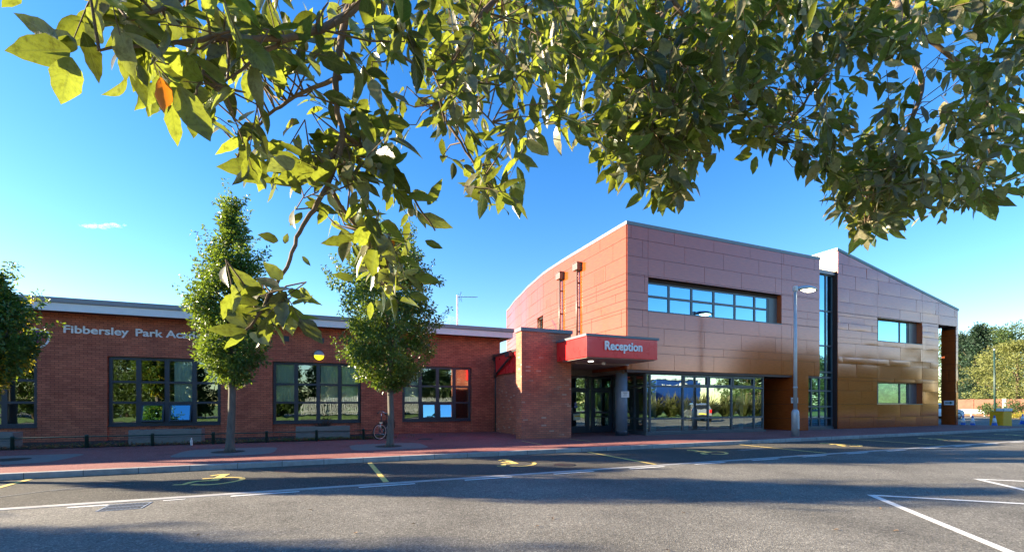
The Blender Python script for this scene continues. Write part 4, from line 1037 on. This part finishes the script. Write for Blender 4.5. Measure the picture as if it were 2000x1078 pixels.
m = MB(); hero(m, 312, 150, 326, 226, .53, w=.40, tone=.5); hero(m, 770, 470, 752, 490, .8, w=.5, tone=.5); m.builds('dying_leaf', M['oak_orange'], oak)
m = MB(); m.tube([Vector(p) for p in ((3.4, -2.6, -.1), (3.4, -2.6, .3), (3.38, -2.5, 1.2), (3.3, -2.3, 2.2), (3.2, -1.8, 3.2), (3.4, -1.8, 4.4))], [.36, .26, .22, .19, .13, .06], 14)
m.tube([Vector(p) for p in ((3.3, -2.3, 2.2), (4.2, -3.0, 3.2), (5.0, -3.6, 4.2))], [.13, .09, .03], 10); m.build('trunk', M['bark_dark'], oak)
m = MB()
for k in range(130):                             # the crown over and behind the camera
    d = uvec(r); c = Vector((3.6 + d.x * 2.2, -2.9 + d.y * 1.9, 4.4 + d.z * 1.2)); clump(m, r, c, .4, 40, .08, .034)
m.build('crown', M['oak_leaf'], oak)

# ------------------------------------------------------------------ street lamp
t = thing('street_lamp', 'tall grey steel street lamp with a lit flat head standing by the kerb', 'lamp post', (18.31, 12.86, ZP))
m = MB(); m.lathe([(.14, -.02), (.14, .98), (.12, 1.06), (.078, 1.12)], (0, 0, 0), 20); m.box((-.055, -.146, .3), (.055, -.12, .85)); m.build('base', M['galv'], t, local=True)
m = MB(); m.tube([(0, 0, 1.1), (0, 0, 3.5), (0, 0, 6.25)], [.075, .066, .055], 16); m.lathe([(.085, 2.0), (.085, 2.07)], (0, 0, 0), 16); m.build('pole', M['galv'], t, local=True)
m = MB(); Nn = 14
for i in range(Nn + 1):
    u = i / Nn; x = -.06 + 1.42 * u; hw = .05 + .19 * math.sin(math.pi * min(1, u * 1.0) ** 1.25) * (1 if u > .12 else .5); hh = .04 + .10 * math.sin(math.pi * u) ** .8; zc = 6.16 + .10 * math.sin(u * 2.2)
    for k in range(12):
        a = 2 * math.pi * k / 12; m.v.append((x, hw * math.cos(a), zc + (hh if math.sin(a) > 0 else hh * .35) * math.sin(a)))
for i in range(Nn):
    for k in range(12):
        k2 = (k + 1) % 12; m.f.append((i * 12 + k, i * 12 + k2, (i + 1) * 12 + k2, (i + 1) * 12 + k)); m.sm.append(True)
m.f += [tuple(range(12))[::-1], tuple(Nn * 12 + k for k in range(12))]; m.sm += [False, False]
hd = m.build('lamp_head', M['galv'], t, local=True, fix=True)
m = MB(); m.lathe([(.0, -.075), (.5, -.055), (.8, -.02), (1, .02)], (0, 0, 0), 24)
m.v = [(.78 + x * .44, y * .17, 6.20 + z) for x, y, z in m.v]
o = m.build('lens', M['lens'], hd, local=True)
m = MB(); m.box((-.075, -.075, 6.08), (.075, .075, 6.3)); m.build('bracket', M['galv'], t, local=True, bevel=.02)

# ------------------------------------------------------------------ low railing, planters, litter bed
xs = [-13.6, -11.9, -10.2, -8.47, -6.77, -5.12, -3.45, -1.86, -.25, 1.38]
t = thing('low_railing', 'low dark green tube railing running along the planting bed', 'railing', (-5, 17.9, ZP))
for x in xs:
    m = MB(); m.lathe([(.046, -.05), (.046, .36), (.05, .362), (.05, .395), (.03, .41), (0, .413)], (x + 5, 0, 0), 14); m.build('post', M['rail'], t, local=True)
m = MB(); m.tube([(xs[0] + 5, 0, .345), (xs[-1] + 5.3, 0, .345)], .021, 10); m.build('rail', M['rail'], t, local=True)
def planter(x, y, w, label, plants):
    t = thing('timber_planter', label, 'planter', (x, y, ZP), 0, 'timber trough planters under the windows')
    h, d = .5, .5
    m = MB()
    for k in range(2):
        z0, z1 = k * .25 + .005, k * .25 + .245
        m.box((-w / 2, -d / 2, z0), (w / 2, -d / 2 + .045, z1)); m.box((-w / 2, d / 2 - .045, z0), (w / 2, d / 2, z1))
        m.box((-w / 2, -d / 2 + .048, z0), (-w / 2 + .045, d / 2 - .048, z1)); m.box((w / 2 - .045, -d / 2 + .048, z0), (w / 2, d / 2 - .048, z1))
    m.build('trough', M['timber'], t, local=True, bevel=.008)
    m = MB(); m.box((-w / 2 + .05, -d / 2 + .05, .02), (w / 2 - .05, d / 2 - .05, .44)); m.build('soil', M['soil'], t, local=True)
    m = MB(); rr = random.Random(int(x * 10))
    for px, ht, n in plants:
        for k in range(n):
            a = rr.uniform(0, 6.28); q = rr.uniform(.03, .3); b = Vector((px + rr.uniform(-.12, .12), rr.uniform(-.1, .1), .43)); e = b + Vector((math.cos(a) * q, math.sin(a) * q * .6, ht * rr.uniform(.4, 1)))
            m.tube([b, b.lerp(e, .5) + Vector((0, 0, .04)), e], [.006, .005, .002], 4)
            for s in range(6): leafq(m, b.lerp(e, rr.random()), uvec(rr), uvec(rr), .06, .02, .5)
    m.tone = []
    m.build('dead_plants', M['dead'], t, local=True)
planter(-4.87, 18.55, 2.0, 'weathered timber trough under the window with two bright blue open lights', [(.75, .16, 14), (-.7, .08, 6)])
planter(-.02, 18.8, 1.9, 'weathered timber trough with dark dead plants under the green-blind window', [(.1, .30, 46), (-.15, .22, 20), (.75, .08, 6)])
planter(-9.6, 18.55, 1.9, 'weathered timber trough cut by the left edge of the photo, beside the end rail post', [(.2, .1, 6)])
m = MB(); rr = random.Random(5)
for k in range(3800):
    x, y = rr.uniform(-14, 2.6), 17.9 + abs(rr.gauss(0, .55)); 
    if y > 20.5: continue
    leafq(m, Vector((x, y, ZP + .03 + rr.random() ** 2 * .07)), (uvec(rr) * Vector((1, 1, .35))).normalized(), (UP + uvec(rr) * .7).normalized(), rr.uniform(.05, .10), rr.uniform(.03, .06), rr.random())
tag(m.build('leaf_litter', M['litter']), 'dry brown leaf litter and low growth along the foot of the wall', 'leaf litter', None, 'stuff')
m = MB()
for k in range(900):
    x, y = rr.gauss(.2, 1.5) if k % 2 else rr.uniform(-8, 2.6), 17.95 + abs(rr.gauss(0, .3))
    leafq(m, Vector((x, y, ZP + .04 + rr.random() * .06)), uvec(rr), (UP + uvec(rr) * .6).normalized(), .06, .035, rr.random())
tag(m.build('ground_ivy', M['hornbeam']), 'low green weeds growing among the leaf litter', 'weeds', None, 'stuff')
t = thing('plastic_bottle', 'small clear plastic bottle standing before the left timber trough', 'bottle', (-4.0, 17.62, ZP))
m = MB(); m.lathe([(0, 0), (.036, 0), (.038, .01), (.034, .07), (.038, .08), (.038, .15), (.014, .2), (.014, .215)], (0, 0, 0), 14); m.build('body', M['bottle'], t, local=True)
m = MB(); m.lathe([(.017, .21), (.017, .24), (0, .24)], (0, 0, 0), 12); m.build('cap', M['lettering'], t, local=True)
GL = 'fallen leaves scattered on the asphalt'
for k, (x, y, lb) in enumerate(((1.0, 5.6, ''), (2.4, 4.9, ''), (2.75, 5.2, ''), (4.5, 4.75, ''), (.35, 5.45, ''), (-1.3, 6.1, ''), (3.2, 3.6, ''), (5.6, 3.4, ''), (7.3, 3.9, ''), (9.0, 3.9, ''), (-2.0, 4.3, ''), (1.4, 8.2, ''), (.8, 11.2, ''), (6.2, 3.1, ''), (7.0, 5.2, ''), (-.2, 6.9, ''))):
    m = MB(); m.tone = []; a = k * 2.1; b = Vector((x, y, .012)); e = b + Vector((math.cos(a), math.sin(a), .1)) * .055
    oak_leaf(m, b, e, UP, .03, (k % 5) / 5, .35, .5, .1)
    o = tag(m.build('fallen_leaf', M['litter']), 'small curled brown dry leaf lying on the asphalt', 'leaf', GL)

# ------------------------------------------------------------------ bicycle leaning behind the broad tree
fr = at(742, 859, 19.9); fr = Vector((1.93, 17.42, ZP)); ax = Vector((.42, .9, 0)).normalized()
bk = thing('bicycle', 'dark bicycle with pale tyre walls parked by the brick wall behind a tree', 'bicycle', (fr.x, fr.y, ZP))
Rw = .31
def bp(u, z, v=0): w = Vector((-ax.y, ax.x, 0)); return ax * u + w * v + Vector((0, 0, z))
steer = Vector((.88, .475, 0)).normalized()
def wheel(c, d):
    n = Vector((-d.y, d.x, 0)); rot = Matrix((d, Vector((0, 0, 1)), n)).transposed()
    w = MB(); w.ring(c, Rw - .02, .02, rot, 40, 8); w = w.build('wheel', M['tyre'], bk, local=True)
    m = MB(); m.ring(c, Rw - .046, .016, rot, 40, 6); m.build('rim', M['pink_wall'], w, local=True)
    m = MB()
    for k in range(18):
        a = k * math.pi / 9; q = d * math.cos(a) + Vector((0, 0, math.sin(a))); m.tube([c + n * (.03 if k % 2 else -.03), c + q * (Rw - .05)], .0015, 4)
    m.build('spokes', M['chrome'], w, local=True)
    m = MB(); m.tube([c - n * .045, c + n * .045], .022, 10); m.build('hub', M['bike_black'], w, local=True)
wheel(Vector((0, 0, Rw)), steer); wheel(bp(1.02, Rw), ax)
m = MB()
hd_ = bp(.16, .72); bb = bp(.58, .30); st = bp(.74, .70)
for a, b, q in ((hd_, bb, .022), (bb, st, .018), (bp(.18, .66), bp(.72, .62), .018), (bb, bp(1.02, Rw, .05), .012), (bb, bp(1.02, Rw, -.05), .012), (st, bp(1.02, Rw, .05), .01), (st, bp(1.02, Rw, -.05), .01), (bp(.13, .60), bp(.18, .84), .022)): m.tube([a, b], q, 8)
m.build('frame', M['bike_black'], bk, local=True)
m = MB(); sn = Vector((-steer.y, steer.x, 0))
for s in (-1, 1): m.tube([bp(.14, .66) + sn * .05 * s, sn * .055 * s + Vector((0, 0, Rw + .28)), sn * .05 * s + Vector((0, 0, Rw))], [.014, .014, .009], 8)
m.box(tuple(bp(.09, .62) - Vector((.06, .06, 0))), tuple(bp(.09, .65) + Vector((.06, .06, .02)))); m.build('fork', M['chrome'], bk, local=True)
m = MB(); hb = bp(.17, 1.0); m.tube([bp(.18, .82), hb], .016, 8); m.tube([hb + sn * .30 + ax * .16, hb + sn * .26, hb + sn * .08 + Vector((0, 0, .06)), hb - sn * .08 + Vector((0, 0, .06)), hb - sn * .26, hb - sn * .30 + ax * .16], .013, 8)
hbo = m.build('handlebar', M['chrome'], bk, local=True)
m = MB()
for s in (1, -1): m.tube([hb + sn * .30 * s + ax * .14, hb + sn * .305 * s + ax * .26], .019, 8); m.tube([hb + sn * .2 * s, hb + sn * .24 * s - Vector((0, 0, .05)) - ax * .08], .008, 6)
m.build('grip', M['bike_black'], hbo, local=True)
m = MB(); sd = bp(.76, .93); m.tube([st, sd], .014, 8); m.tube([sd - ax * .13 + UP * .02, sd - ax * .05 + UP * .02, sd + ax * .06 + UP * .025, sd + ax * .13 + UP * .03], [.02, .035, .07, .05], 10); m.build('saddle', M['bike_black'], bk, local=True)
m = MB(); q = [bp(.58, .30, .06), bp(.66, .17, .06), bp(.58, .30, -.06), bp(.50, .43, -.06)]; m.tube([q[0], q[1]], .011, 6); m.tube([q[2], q[3]], .011, 6)
wv = Vector((-ax.y, ax.x, 0)); m.tube([q[1], q[1] + wv * .1], .02, 6); m.tube([q[3], q[3] - wv * .1], .02, 6); m.lathe([(.09, -.004), (.09, .004)], tuple(bp(.58, .30, .045)), 20, Matrix((ax, UP, wv)).transposed()); m.build('crank', M['chrome'], bk, local=True)
m = MB(); m.obox(tuple(bp(1.0, .52, .17)), (.30, .12, .30), Matrix((ax, wv, UP)).transposed()); m.obox(tuple(bp(1.0, .52, -.17)), (.30, .12, .30), Matrix((ax, wv, UP)).transposed()); m.obox(tuple(bp(.98, .70)), (.36, .14, .03), Matrix((ax, wv, UP)).transposed()); m.build('pannier', M['bike_black'], bk, local=True, bevel=.02)

# ------------------------------------------------------------------ notices
def notice(name, label, mp, u0, u1, z0, z1, d, lines, extra=None):
    b = MB(); bx(b, mp, u0, u1, z0, z1, d - .008, d); b = b.build(name, M['paper'], None); tag(b, label, 'notice')
    m = MB()
    for (a, c, e, f) in lines: bx(m, mp, u0 + (u1 - u0) * a, u0 + (u1 - u0) * c, z0 + (z1 - z0) * e, z0 + (z1 - z0) * f, d - .010, d - .0082)
    if m.v: m.build('printing', M['ink'], b)
    return b
cxy = Vector((c0[0], c0[1])); dr = Vector((-.55, -.83)).normalized(); rt_ = Vector((-dr.y, dr.x)); ofs = cxy + dr * .27
mpc = lambda u, z, d: (ofs.x + rt_.x * u + -dr.x * d, ofs.y + rt_.y * u - dr.y * d, z)
def onotice():
    b = MB(); q = lambda u, z, d: mpc(u, z, d)
    P = [q(-.02, 1.74, 0), q(.30, 1.74, 0), q(.30, 2.0, 0), q(-.02, 2.0, 0)]; Q = [q(-.02, 1.74, .012), q(.30, 1.74, .012), q(.30, 2.0, .012), q(-.02, 2.0, .012)]
    b.quad(*P); b.quad(*Q[::-1])
    for i in range(4): b.quad(P[i], Q[i], Q[(i + 1) % 4], P[(i + 1) % 4])
    b = b.build('notice', M['paper'], None, fix=True); tag(b, 'white printed notice fixed to the round grey column', 'notice')
    m = MB()
    for a, c, z in ((.03, .24, 1.94), (.06, .22, 1.91), (.09, .20, 1.86), (.05, .22, 1.81)): m.quad(q(a, z, -.002), q(c, z, -.002), q(c, z + .012, -.002), q(a, z + .012, -.002))
    m.build('printing', M['ink'], b)
onotice()
notice('notice', 'small white notice on the dark brown wall behind the street lamp', mapS(21.76), -15.5, -15.14, 1.5, 1.78, 0, [(.1, .9, .7, .78), (.1, .9, .5, .57), (.1, .7, .3, .37)])
b = MB(); bx(b, mapS(36.90), -16.0, -15.5, 1.38, 1.66, -.008, 0); b = tag(b.build('arrow_sign', M['paper']), 'white sign with a dark green arrow on the brown end fin', 'sign')
m = MB(); z0 = 1.52
f = lambda u, z: (36.89, 15.75 - u, z)
m.quad(f(-.19, z0 - .03), f(.05, z0 - .03), f(.05, z0 + .03), f(-.19, z0 + .03)); m.quad(f(.05, z0 - .09), f(.2, z0), f(.05, z0 + .09)); m.build('arrow', M['green_ink'], b)

# ------------------------------------------------------------------ beyond the right end: cones, box, wall, trees
def cone(x, y, label):
    t = thing('traffic_cone', label, 'traffic cone', (x, y, 0), .3 * x, 'blue and white traffic cones')
    m = MB(); m.box((-.2, -.2, 0), (.2, .2, .035)); m.build('base', M['cone_blue'], t, local=True, bevel=.01)
    m = MB(); pr_ = lambda z: .145 - .115 * (z - .035) / .69
    m.lathe([(pr_(.035), .035), (pr_(.25), .25)], (0, 0, 0), 20); m.lathe([(pr_(.56), .56), (pr_(.72), .72), (.02, .725)], (0, 0, 0), 20); m.build('body', M['cone_blue'], t, local=True)
    m = MB(); m.lathe([(pr_(.25) + .003, .25), (pr_(.56) + .003, .56)], (0, 0, 0), 20); m.build('sleeve', M['cone_white'], t, local=True)
    return t
q = cone(37.75, 14.95, 'blue and white cone standing right beside the brown end fin')
dup(q, (39.25, 14.5, 0), 1.0, 'blue and white cone standing left of the amber box')
dup(q, (46.2, 15.6, 0), 2.0, 'blue and white cone farther back, right of the amber box')
dup(q, (37.62, 15.35, 0), 2.4, 'blue and white cone half hidden behind the cone next to the fin')
t = thing('grit_box', 'amber yellow box with a pale lid standing on the asphalt', 'grit box', (40.3, 14.6, 0), R(-8))
m = MB(); m.prism([(-.42, 0), (.42, 0), (.38, .98), (-.38, .98)], .7, lambda u, v, w: (u, w - .35, v)); m.build('body', M['orange_bin'], t, local=True, bevel=.03, fix=True)
m = MB(); m.prism([(-.42, .985), (.42, .985), (.40, 1.16), (-.36, 1.16)], .4, lambda u, v, w: (u - .02, w - .38, v)); m.build('lid', M['lid'], t, local=True, bevel=.02, fix=True)
m = MB(); m.box((.02, .025, .985), (.40, .36, 1.14)); m.build('rear_lid', M['orange_bin'], t, local=True, bevel=.02)
def px_ground(px, D): a, b = ray(px); return Vector((a * D, b * D, 0))
gw0, gw1 = px_ground(1860, 56), px_ground(2080, 46)
t = thing('garden_wall', 'red brick garden wall with pale piers across the side road', 'wall', tuple((gw0 + gw1) / 2))
d = (gw1 - gw0).normalized(); n = Vector((-d.y, d.x, 0)); Lw = (gw1 - gw0).length; ro = Matrix((d, n, UP)).transposed()
m = MB(); m.obox((0, 0, .95), (Lw, .22, 1.9), ro); m.obox((0, 0, 1.925), (Lw, .27, .05), ro); m.build('wall', M['brick_wall'], t, local=True)
for k in range(-3, 5):
    m = MB(); c = d * (k * 3.1 + .2); m.obox((c.x, c.y, 1.0), (.35, .34, 2.0), ro); m.build('pier', M['pale_fence'] if k % 2 == 0 else M['brick_wall'], t, local=True)
m = MB(); a, b = px_ground(1868, 52), px_ground(1926, 50)
t = thing('road_barrier', 'low white board barrier along the far side of the road', 'barrier', tuple((a + b) / 2)); dd = (b - a).normalized(); ro = Matrix((dd, Vector((-dd.y, dd.x, 0)), UP)).transposed()
m.obox((0, 0, .55), ((b - a).length, .06, .45), ro); m.build('board', M['fascia'], t, local=True)
for k in (-.45, 0, .45):
    c = (b - a) * k; m = MB(); m.obox((c.x, c.y, .4), (.1, .12, .8), ro); m.build('post', M['galv'], t, local=True)
c = px_ground(1943, 46); t = thing('road_lamp', 'thin dark lamp column before the pale tree across the road', 'lamp post', tuple(c))
m = MB(); m.tube([(0, 0, 0), (-.05, 0, 3), (-.12, 0, 6.9)], [.10, .085, .06], 10); m.build('pole', M['rail'], t, local=True)
m = MB(); m.tube([(-.12, 0, 6.87), (-.122, 0, 7.05)], [.085, .07], 10); m.build('cap', M['galv'], t, local=True)
sheet('verge', [tuple(px_ground(1840, 54))[:2], tuple(px_ground(2120, 44))[:2], tuple(px_ground(2120, 70))[:2], tuple(px_ground(1820, 90))[:2]], .02, M['grass'])
sheet('far_pavement', [tuple(px_ground(1840, 52.5))[:2], tuple(px_ground(2120, 43))[:2], tuple(px_ground(2120, 44.6))[:2], tuple(px_ground(1840, 54.4))[:2]], .03, M['red_tarmac'])

def wild_tree(label, x, y, h, w, seed, mat='far_green', n=120, leaf=.3, group=None, low=.18, pointed=0, tr=.2, make=True, flat=.8, name='tree'):
    rr = random.Random(seed); t = thing(name, label, 'tree', (x, y, -.02), 0, group)
    m = MB(); m.tube([(0, 0, 0), (.05, .03, h * .3), (-.04, .05, h * .6), (0, 0, h * .86)], [tr * 1.3, tr, tr * .6, tr * .12], 9)
    for k in range(9):
        a = k * 2.4; zb = h * (.2 + .06 * k); q = w * .38 * (1 - .07 * k); m.tube([(0, 0, zb), (math.cos(a) * q * .5, math.sin(a) * q * .5, zb + h * .07), (math.cos(a) * q, math.sin(a) * q, zb + h * .17)], [tr * .4, tr * .25, tr * .06], 6)
    m.build('trunk', M['bark_dark'], t, local=True)
    m = MB()
    for k in range(n):
        u = rr.random(); z = h * (low + (1 - low) * u)
        if pointed: R_ = w * .5 * (1 - u) ** pointed * (.75 + .25 * math.sin(u * 40))
        else: R_ = w * .5 * math.sqrt(max(.02, 1 - (2 * (u ** .9) - .85) ** 2 / 1.35))
        a = rr.uniform(0, 6.283); q = rr.uniform(.1, 1) ** .45; R_ *= 1 + .18 * math.sin(2 * a + seed) + .12 * math.sin(5 * a + z)
        c = Vector((math.cos(a) * R_ * q, math.sin(a) * R_ * q, z - (0 if pointed else 0)))
        clump(m, rr, c, rr.uniform(.05, .11) * (w + h) * .5, 42, leaf, leaf * .5, flat)
    m.build('crown', M[mat], t, local=True); return t
def far(px, D, top): return px_ground(px, D), 1.5 + (787 - top) / FPX * D
c, h = far(1912, 66, 640); wild_tree('tall dark conifer just right of the building end', c.x, c.y, h, 7.5, 21, 'far_dark', 260, .34, low=.02, pointed=.75)
c, h = far(1882, 72, 655); wild_tree('dark conifer showing through the gap by the brown fin', c.x, c.y, h, 7, 22, 'far_dark', 220, .34, low=.02, pointed=.7)
c, h = far(1852, 74, 650); wild_tree('bright green tree half hidden behind the building end', c.x, c.y, h, 6, 23, 'far_green', 140, .34, low=.05)
c, h = far(1988, 58, 668); wild_tree('broad pale yellow green tree behind the brick wall', c.x, c.y, h, 9.5, 24, 'far_pale', 420, .24, low=.10, flat=.55)
c, h = far(1935, 84, 640); wild_tree('green broad tree rising behind the pale tree', c.x, c.y, h, 9, 25, 'far_green', 260, .36, low=.05)
c, h = far(1992, 86, 634); wild_tree('tall green tree behind the pale tree at the right edge', c.x, c.y, h, 11, 26, 'far_green', 300, .36, low=.05)
def bush(label, c, w, h, mat, seed, n=40, leaf=.12):
    rr = random.Random(seed); t = thing('bush', label, 'bush', tuple(c)); m = MB()
    m.tube([(0, 0, 0), (0, 0, h * .5)], [.06, .02], 6); m.build('stem', M['bark_dark'], t, local=True); m = MB()
    for k in range(n):
        a = rr.uniform(0, 6.28); q = rr.random() ** .5; z = h * (.12 + .7 * rr.random() * math.sqrt(max(0, 1 - q * q * .8))); clump(m, rr, Vector((math.cos(a) * q * w / 2, math.sin(a) * q * w / 2, z)), h * .22, 36, leaf, leaf * .5)
    m.build('foliage', M[mat], t, local=True)
bush('dark green round bush beside the road by the brick wall', px_ground(1968, 48), 4.2, 2.2, 'far_green', 31, 60, .2)
bush('low yellow leaved bush at the right edge of the photo', px_ground(1992, 42), 2.6, .85, 'autumn', 32, 40, .12)

# ------------------------------------------------------------------ behind the camera (seen mirrored in the glass and panels)
sheet('lawn', [(-60, -16), (110, -16), (110, -3.2), (-60, -3.2)], .03, M['grass'])
rr = random.Random(77); protos = []
for k, (h, w) in enumerate(((8.5, 6.0), (7.2, 5.5), (9.5, 6.5))):
    protos.append(wild_tree('leafy green tree in the belt behind the photographer', -16 + 11 * k, -15, h, w, 50 + k, 'far_green', 230, .34, 'trees behind the photographer', low=.08))
for k in range(34):
    x = -46 + 4.6 * k + rr.uniform(-1, 1); y = -17 - rr.uniform(0, 4)
    if 40 < x < 58: continue
    s = rr.uniform(.8, 1.05) * (1.25 if x > 62 else 1)
    if x < 30 and x > -12: s *= 1.0
    dup(protos[k % 3], (x, y, -.02), rr.uniform(0, 6), 'leafy green tree in the belt behind the photographer', s)
t = thing('paling_fence', 'white paling fence on the grass bank behind the photographer', 'fence', (2, -9, 0))
m = MB(); x = -4
while x < 20: m.box((x, -.02, .35), (x + .085, 0, 2.15 + .05 * math.sin(x * 7))); x += .15
m.build('pales', M['pale_fence'], t, local=True)
m = MB(); m.box((-4, .003, .6), (20, .05, .68)); m.box((-4, .003, 1.8), (20, .05, 1.88)); m.build('rail', M['pale_fence'], t, local=True)
def car(label, x, y, rz, paint):
    t = thing('parked_car', label, 'car', (x, y, 0), rz)
    side = [(-1.95, .42), (-1.98, .75), (-1.86, .98), (-1.60, 1.36), (-1.25, 1.46), (-.2, 1.47), (.45, 1.32), (1.05, .98), (1.75, .86), (1.98, .66), (2.0, .40), (1.7, .26), (-1.7, .26)]
    m = MB(); k = len(side)
    for sx, inset in ((-1, 0), (1, 0)):
        for (u, z) in side: m.v.append((sx * (.84 - max(0, z - .9) * .34), -u, z))
    m.f.append(tuple(range(k))); m.f.append(tuple(range(k, 2 * k))[::-1]); m.sm += [False, False]
    for i in range(k): j = (i + 1) % k; m.f.append((i, i + k, j + k, j)); m.sm.append(False)
    body = m.build('body', M[paint], t, local=True, bevel=.06, fix=True)
    m = MB(); g = lambda s, u, z: (s * (.848 - max(0, z - .9) * .34), -u, z)
    m.quad((-.62, 1.852, 1.02), (.62, 1.852, 1.02), (.55, 1.655, 1.33), (-.55, 1.655, 1.33)); m.v = [(x_, y_ + .03, z_ + .01) for x_, y_, z_ in m.v]; m.build('rear_window', M['dark_glass'], t, local=True)
    m = MB()
    for s in (-1, 1): m.quad(g(s, -1.45, 1.0), g(s, -.3, 1.0), g(s, -.3, 1.38), g(s, -1.25, 1.38)); m.quad(g(s, -.22, 1.0), g(s, .9, 1.0), g(s, .4, 1.28), g(s, -.22, 1.38))
    m.builds('side_window', M['dark_glass'], t, local=True)
    for s in (-1, 1):
        m = MB(); m.box((s * .58, 1.90, .72), (s * .80, 2.0, 1.02)); m.build('tail_lamp', M['tail'], t, local=True, bevel=.02)
        for u in (-1.25, 1.28):
            w = MB(); w.lathe([(.30, -.1), (.31, -.07), (.31, .07), (.30, .1)], (s * .76, -u, .31), 24, Matrix.Rotation(R(90), 3, 'Y')); w = w.build('wheel', M['tyre'], t, local=True)
            h = MB(); h.lathe([(0, .105), (.2, .105), (.21, .09)], (s * .76, -u, .31), 20, Matrix.Rotation(R(90 * s), 3, 'Y')); h.build('rim', M['galv'], w, local=True)
    m = MB(); m.box((-.26, 1.97, .56), (.26, 2.005, .67)); m.build('plate', M['plate'], t, local=True)
    m = MB(); m.box((-.78, 1.9, .30), (.78, 2.0, .50)); m.build('bumper', M['dark_glass'], t, local=True, bevel=.03)
    return t
car('grey hatchback with red tail lamps parked behind the photographer', 29.6, 1.8, R(33), 'silver_car')
c = px_ground(1831, 43); car('white car partly seen through the gap beside the end fin', c.x, c.y, R(75), 'white_car')
for k in range(13):
    x, y = 27 + 1.9 * k + rr.uniform(-.4, .4), -4.2 - rr.uniform(0, 1.5)
    t = thing('flax_plant', 'spiky sword leaved plant on the bank behind the photographer', 'plant', (x, y, .3), 0, 'sword leaved plants behind the photographer'); m = MB()
    for j in range(130):
        a = rr.uniform(0, 6.28); q = rr.uniform(.4, 2.6); h = rr.uniform(1.6, 3.4); b = Vector((math.cos(a) * .2, math.sin(a) * .2, -.3)); e = Vector((math.cos(a) * q * 1.3, math.sin(a) * q * 1.3, h * (1 - q * .28)))
        mid = b.lerp(e, .5) + Vector((0, 0, .25 * q)); s = Vector((-math.sin(a), math.cos(a), 0)) * .06; i = len(m.v)
        m.v += [tuple(b - s), tuple(b + s), tuple(mid + s), tuple(mid - s), tuple(e)]; m.f += [(i, i + 1, i + 2, i + 3), (i + 3, i + 2, i + 4)]; m.sm += [False, False]; tn = rr.random(); m.tone += [tn, tn]
    m.build('blades', M['blade'], t, local=True)
t = thing('blue_building', 'blue clad building with white lettering across the road behind the photographer', 'building', (54, -27, 0))
m = MB(); m.box((-4.2, -4, 0), (5, 0, 5.4)); m.build('wall', M['blue_sign'], t, local=True)
m = MB(); m.box((-4.4, -4.3, 5.41), (5.2, .15, 5.55)); m.build('roof', M['pale_shed'], t, local=True)
text_mesh('lettering', 'GUARDIAN', .62, M['lettering'], t, lambda x, y, z: (54.3 - x, -26.95 + z, 4.25 + y), .05, .03)
m = MB(); m.prism([(0, 0), (1.6, 0), (1.6, .7), (.8, 1.5), (0, .7)], .05, lambda u, v, w: (56.2 - u, -26.98 + w, 4.1 + v * .9)); o = m.build('emblem', M['lettering'], t, fix=True)
sheet('road_behind', [(-60, -40), (120, -40), (120, -22.5), (-60, -22.5)], .01, M['asphalt'])
for x, y in ((-6, -6), (3.2, -5.5), (16, -6)):
    t = thing('white_post', 'slim white post on the lawn behind the photographer', 'post', (x, y, 0), 0, 'white posts behind the photographer')
    m = MB(); m.tube([(0, 0, 0), (0, 0, 3.6)], .05, 8); m.build('post', M['fascia'], t, local=True)

# ------------------------------------------------------------------ two wisps of cloud far behind
cm, N, L, p = nt('cloud'); N.remove(p); out = [n for n in N if n.type == 'OUTPUT_MATERIAL'][0]
pv = N.new('ShaderNodeVolumePrincipled'); pv.inputs['Color'].default_value = (1, 1, 1, 1); pv.inputs['Anisotropy'].default_value = .3
tc = N.new('ShaderNodeTexCoord').outputs['Object']; nz = noise(N, L, tc, .05, 6, .65); mr = N.new('ShaderNodeMapRange'); mr.inputs[1].default_value = .45; mr.inputs[2].default_value = .75; mr.inputs[3].default_value = 0; mr.inputs[4].default_value = .05
L.new(nz.outputs[0], mr.inputs[0]); L.new(mr.outputs[0], pv.inputs['Density']); L.new(pv.outputs[0], out.inputs['Volume'])
rr = random.Random(9)
for lb, px, py, wd, ht, n in (('small wisp of white cloud alone in the blue sky at left', 201, 441, 86, 9, 9), ('faint pale cloud low over the flat roof beside the aerial', 872, 628, 34, 26, 6)):
    c = at(px, py, 900); t = thing('cloud', lb, 'cloud', tuple(c)); m = MB(); side = Vector((CY, -SY, 0)); k = 900 / FPX
    for j in range(n):
        u = -.5 + j / (n - 1); rd = k * ht * .5 * (1 - 2.4 * u * u) + 2; q = side * (u * wd * k) + Vector((0, 0, rr.uniform(-.2, .2) * ht * k)); b = len(m.v)
        m.lathe([(0.001, -rd * .8), (rd * .9, -rd * .5), (rd * 1.4, 0), (rd * .9, rd * .5), (.001, rd * .8)], tuple(q), 12)
    m.build('vapour', cm, t, local=True)
    if 'faint' in lb:
        t.children[0].data.materials[0] = cm.copy(); t.children[0].data.materials[0].node_tree.nodes['Map Range'].inputs[4].default_value = .012
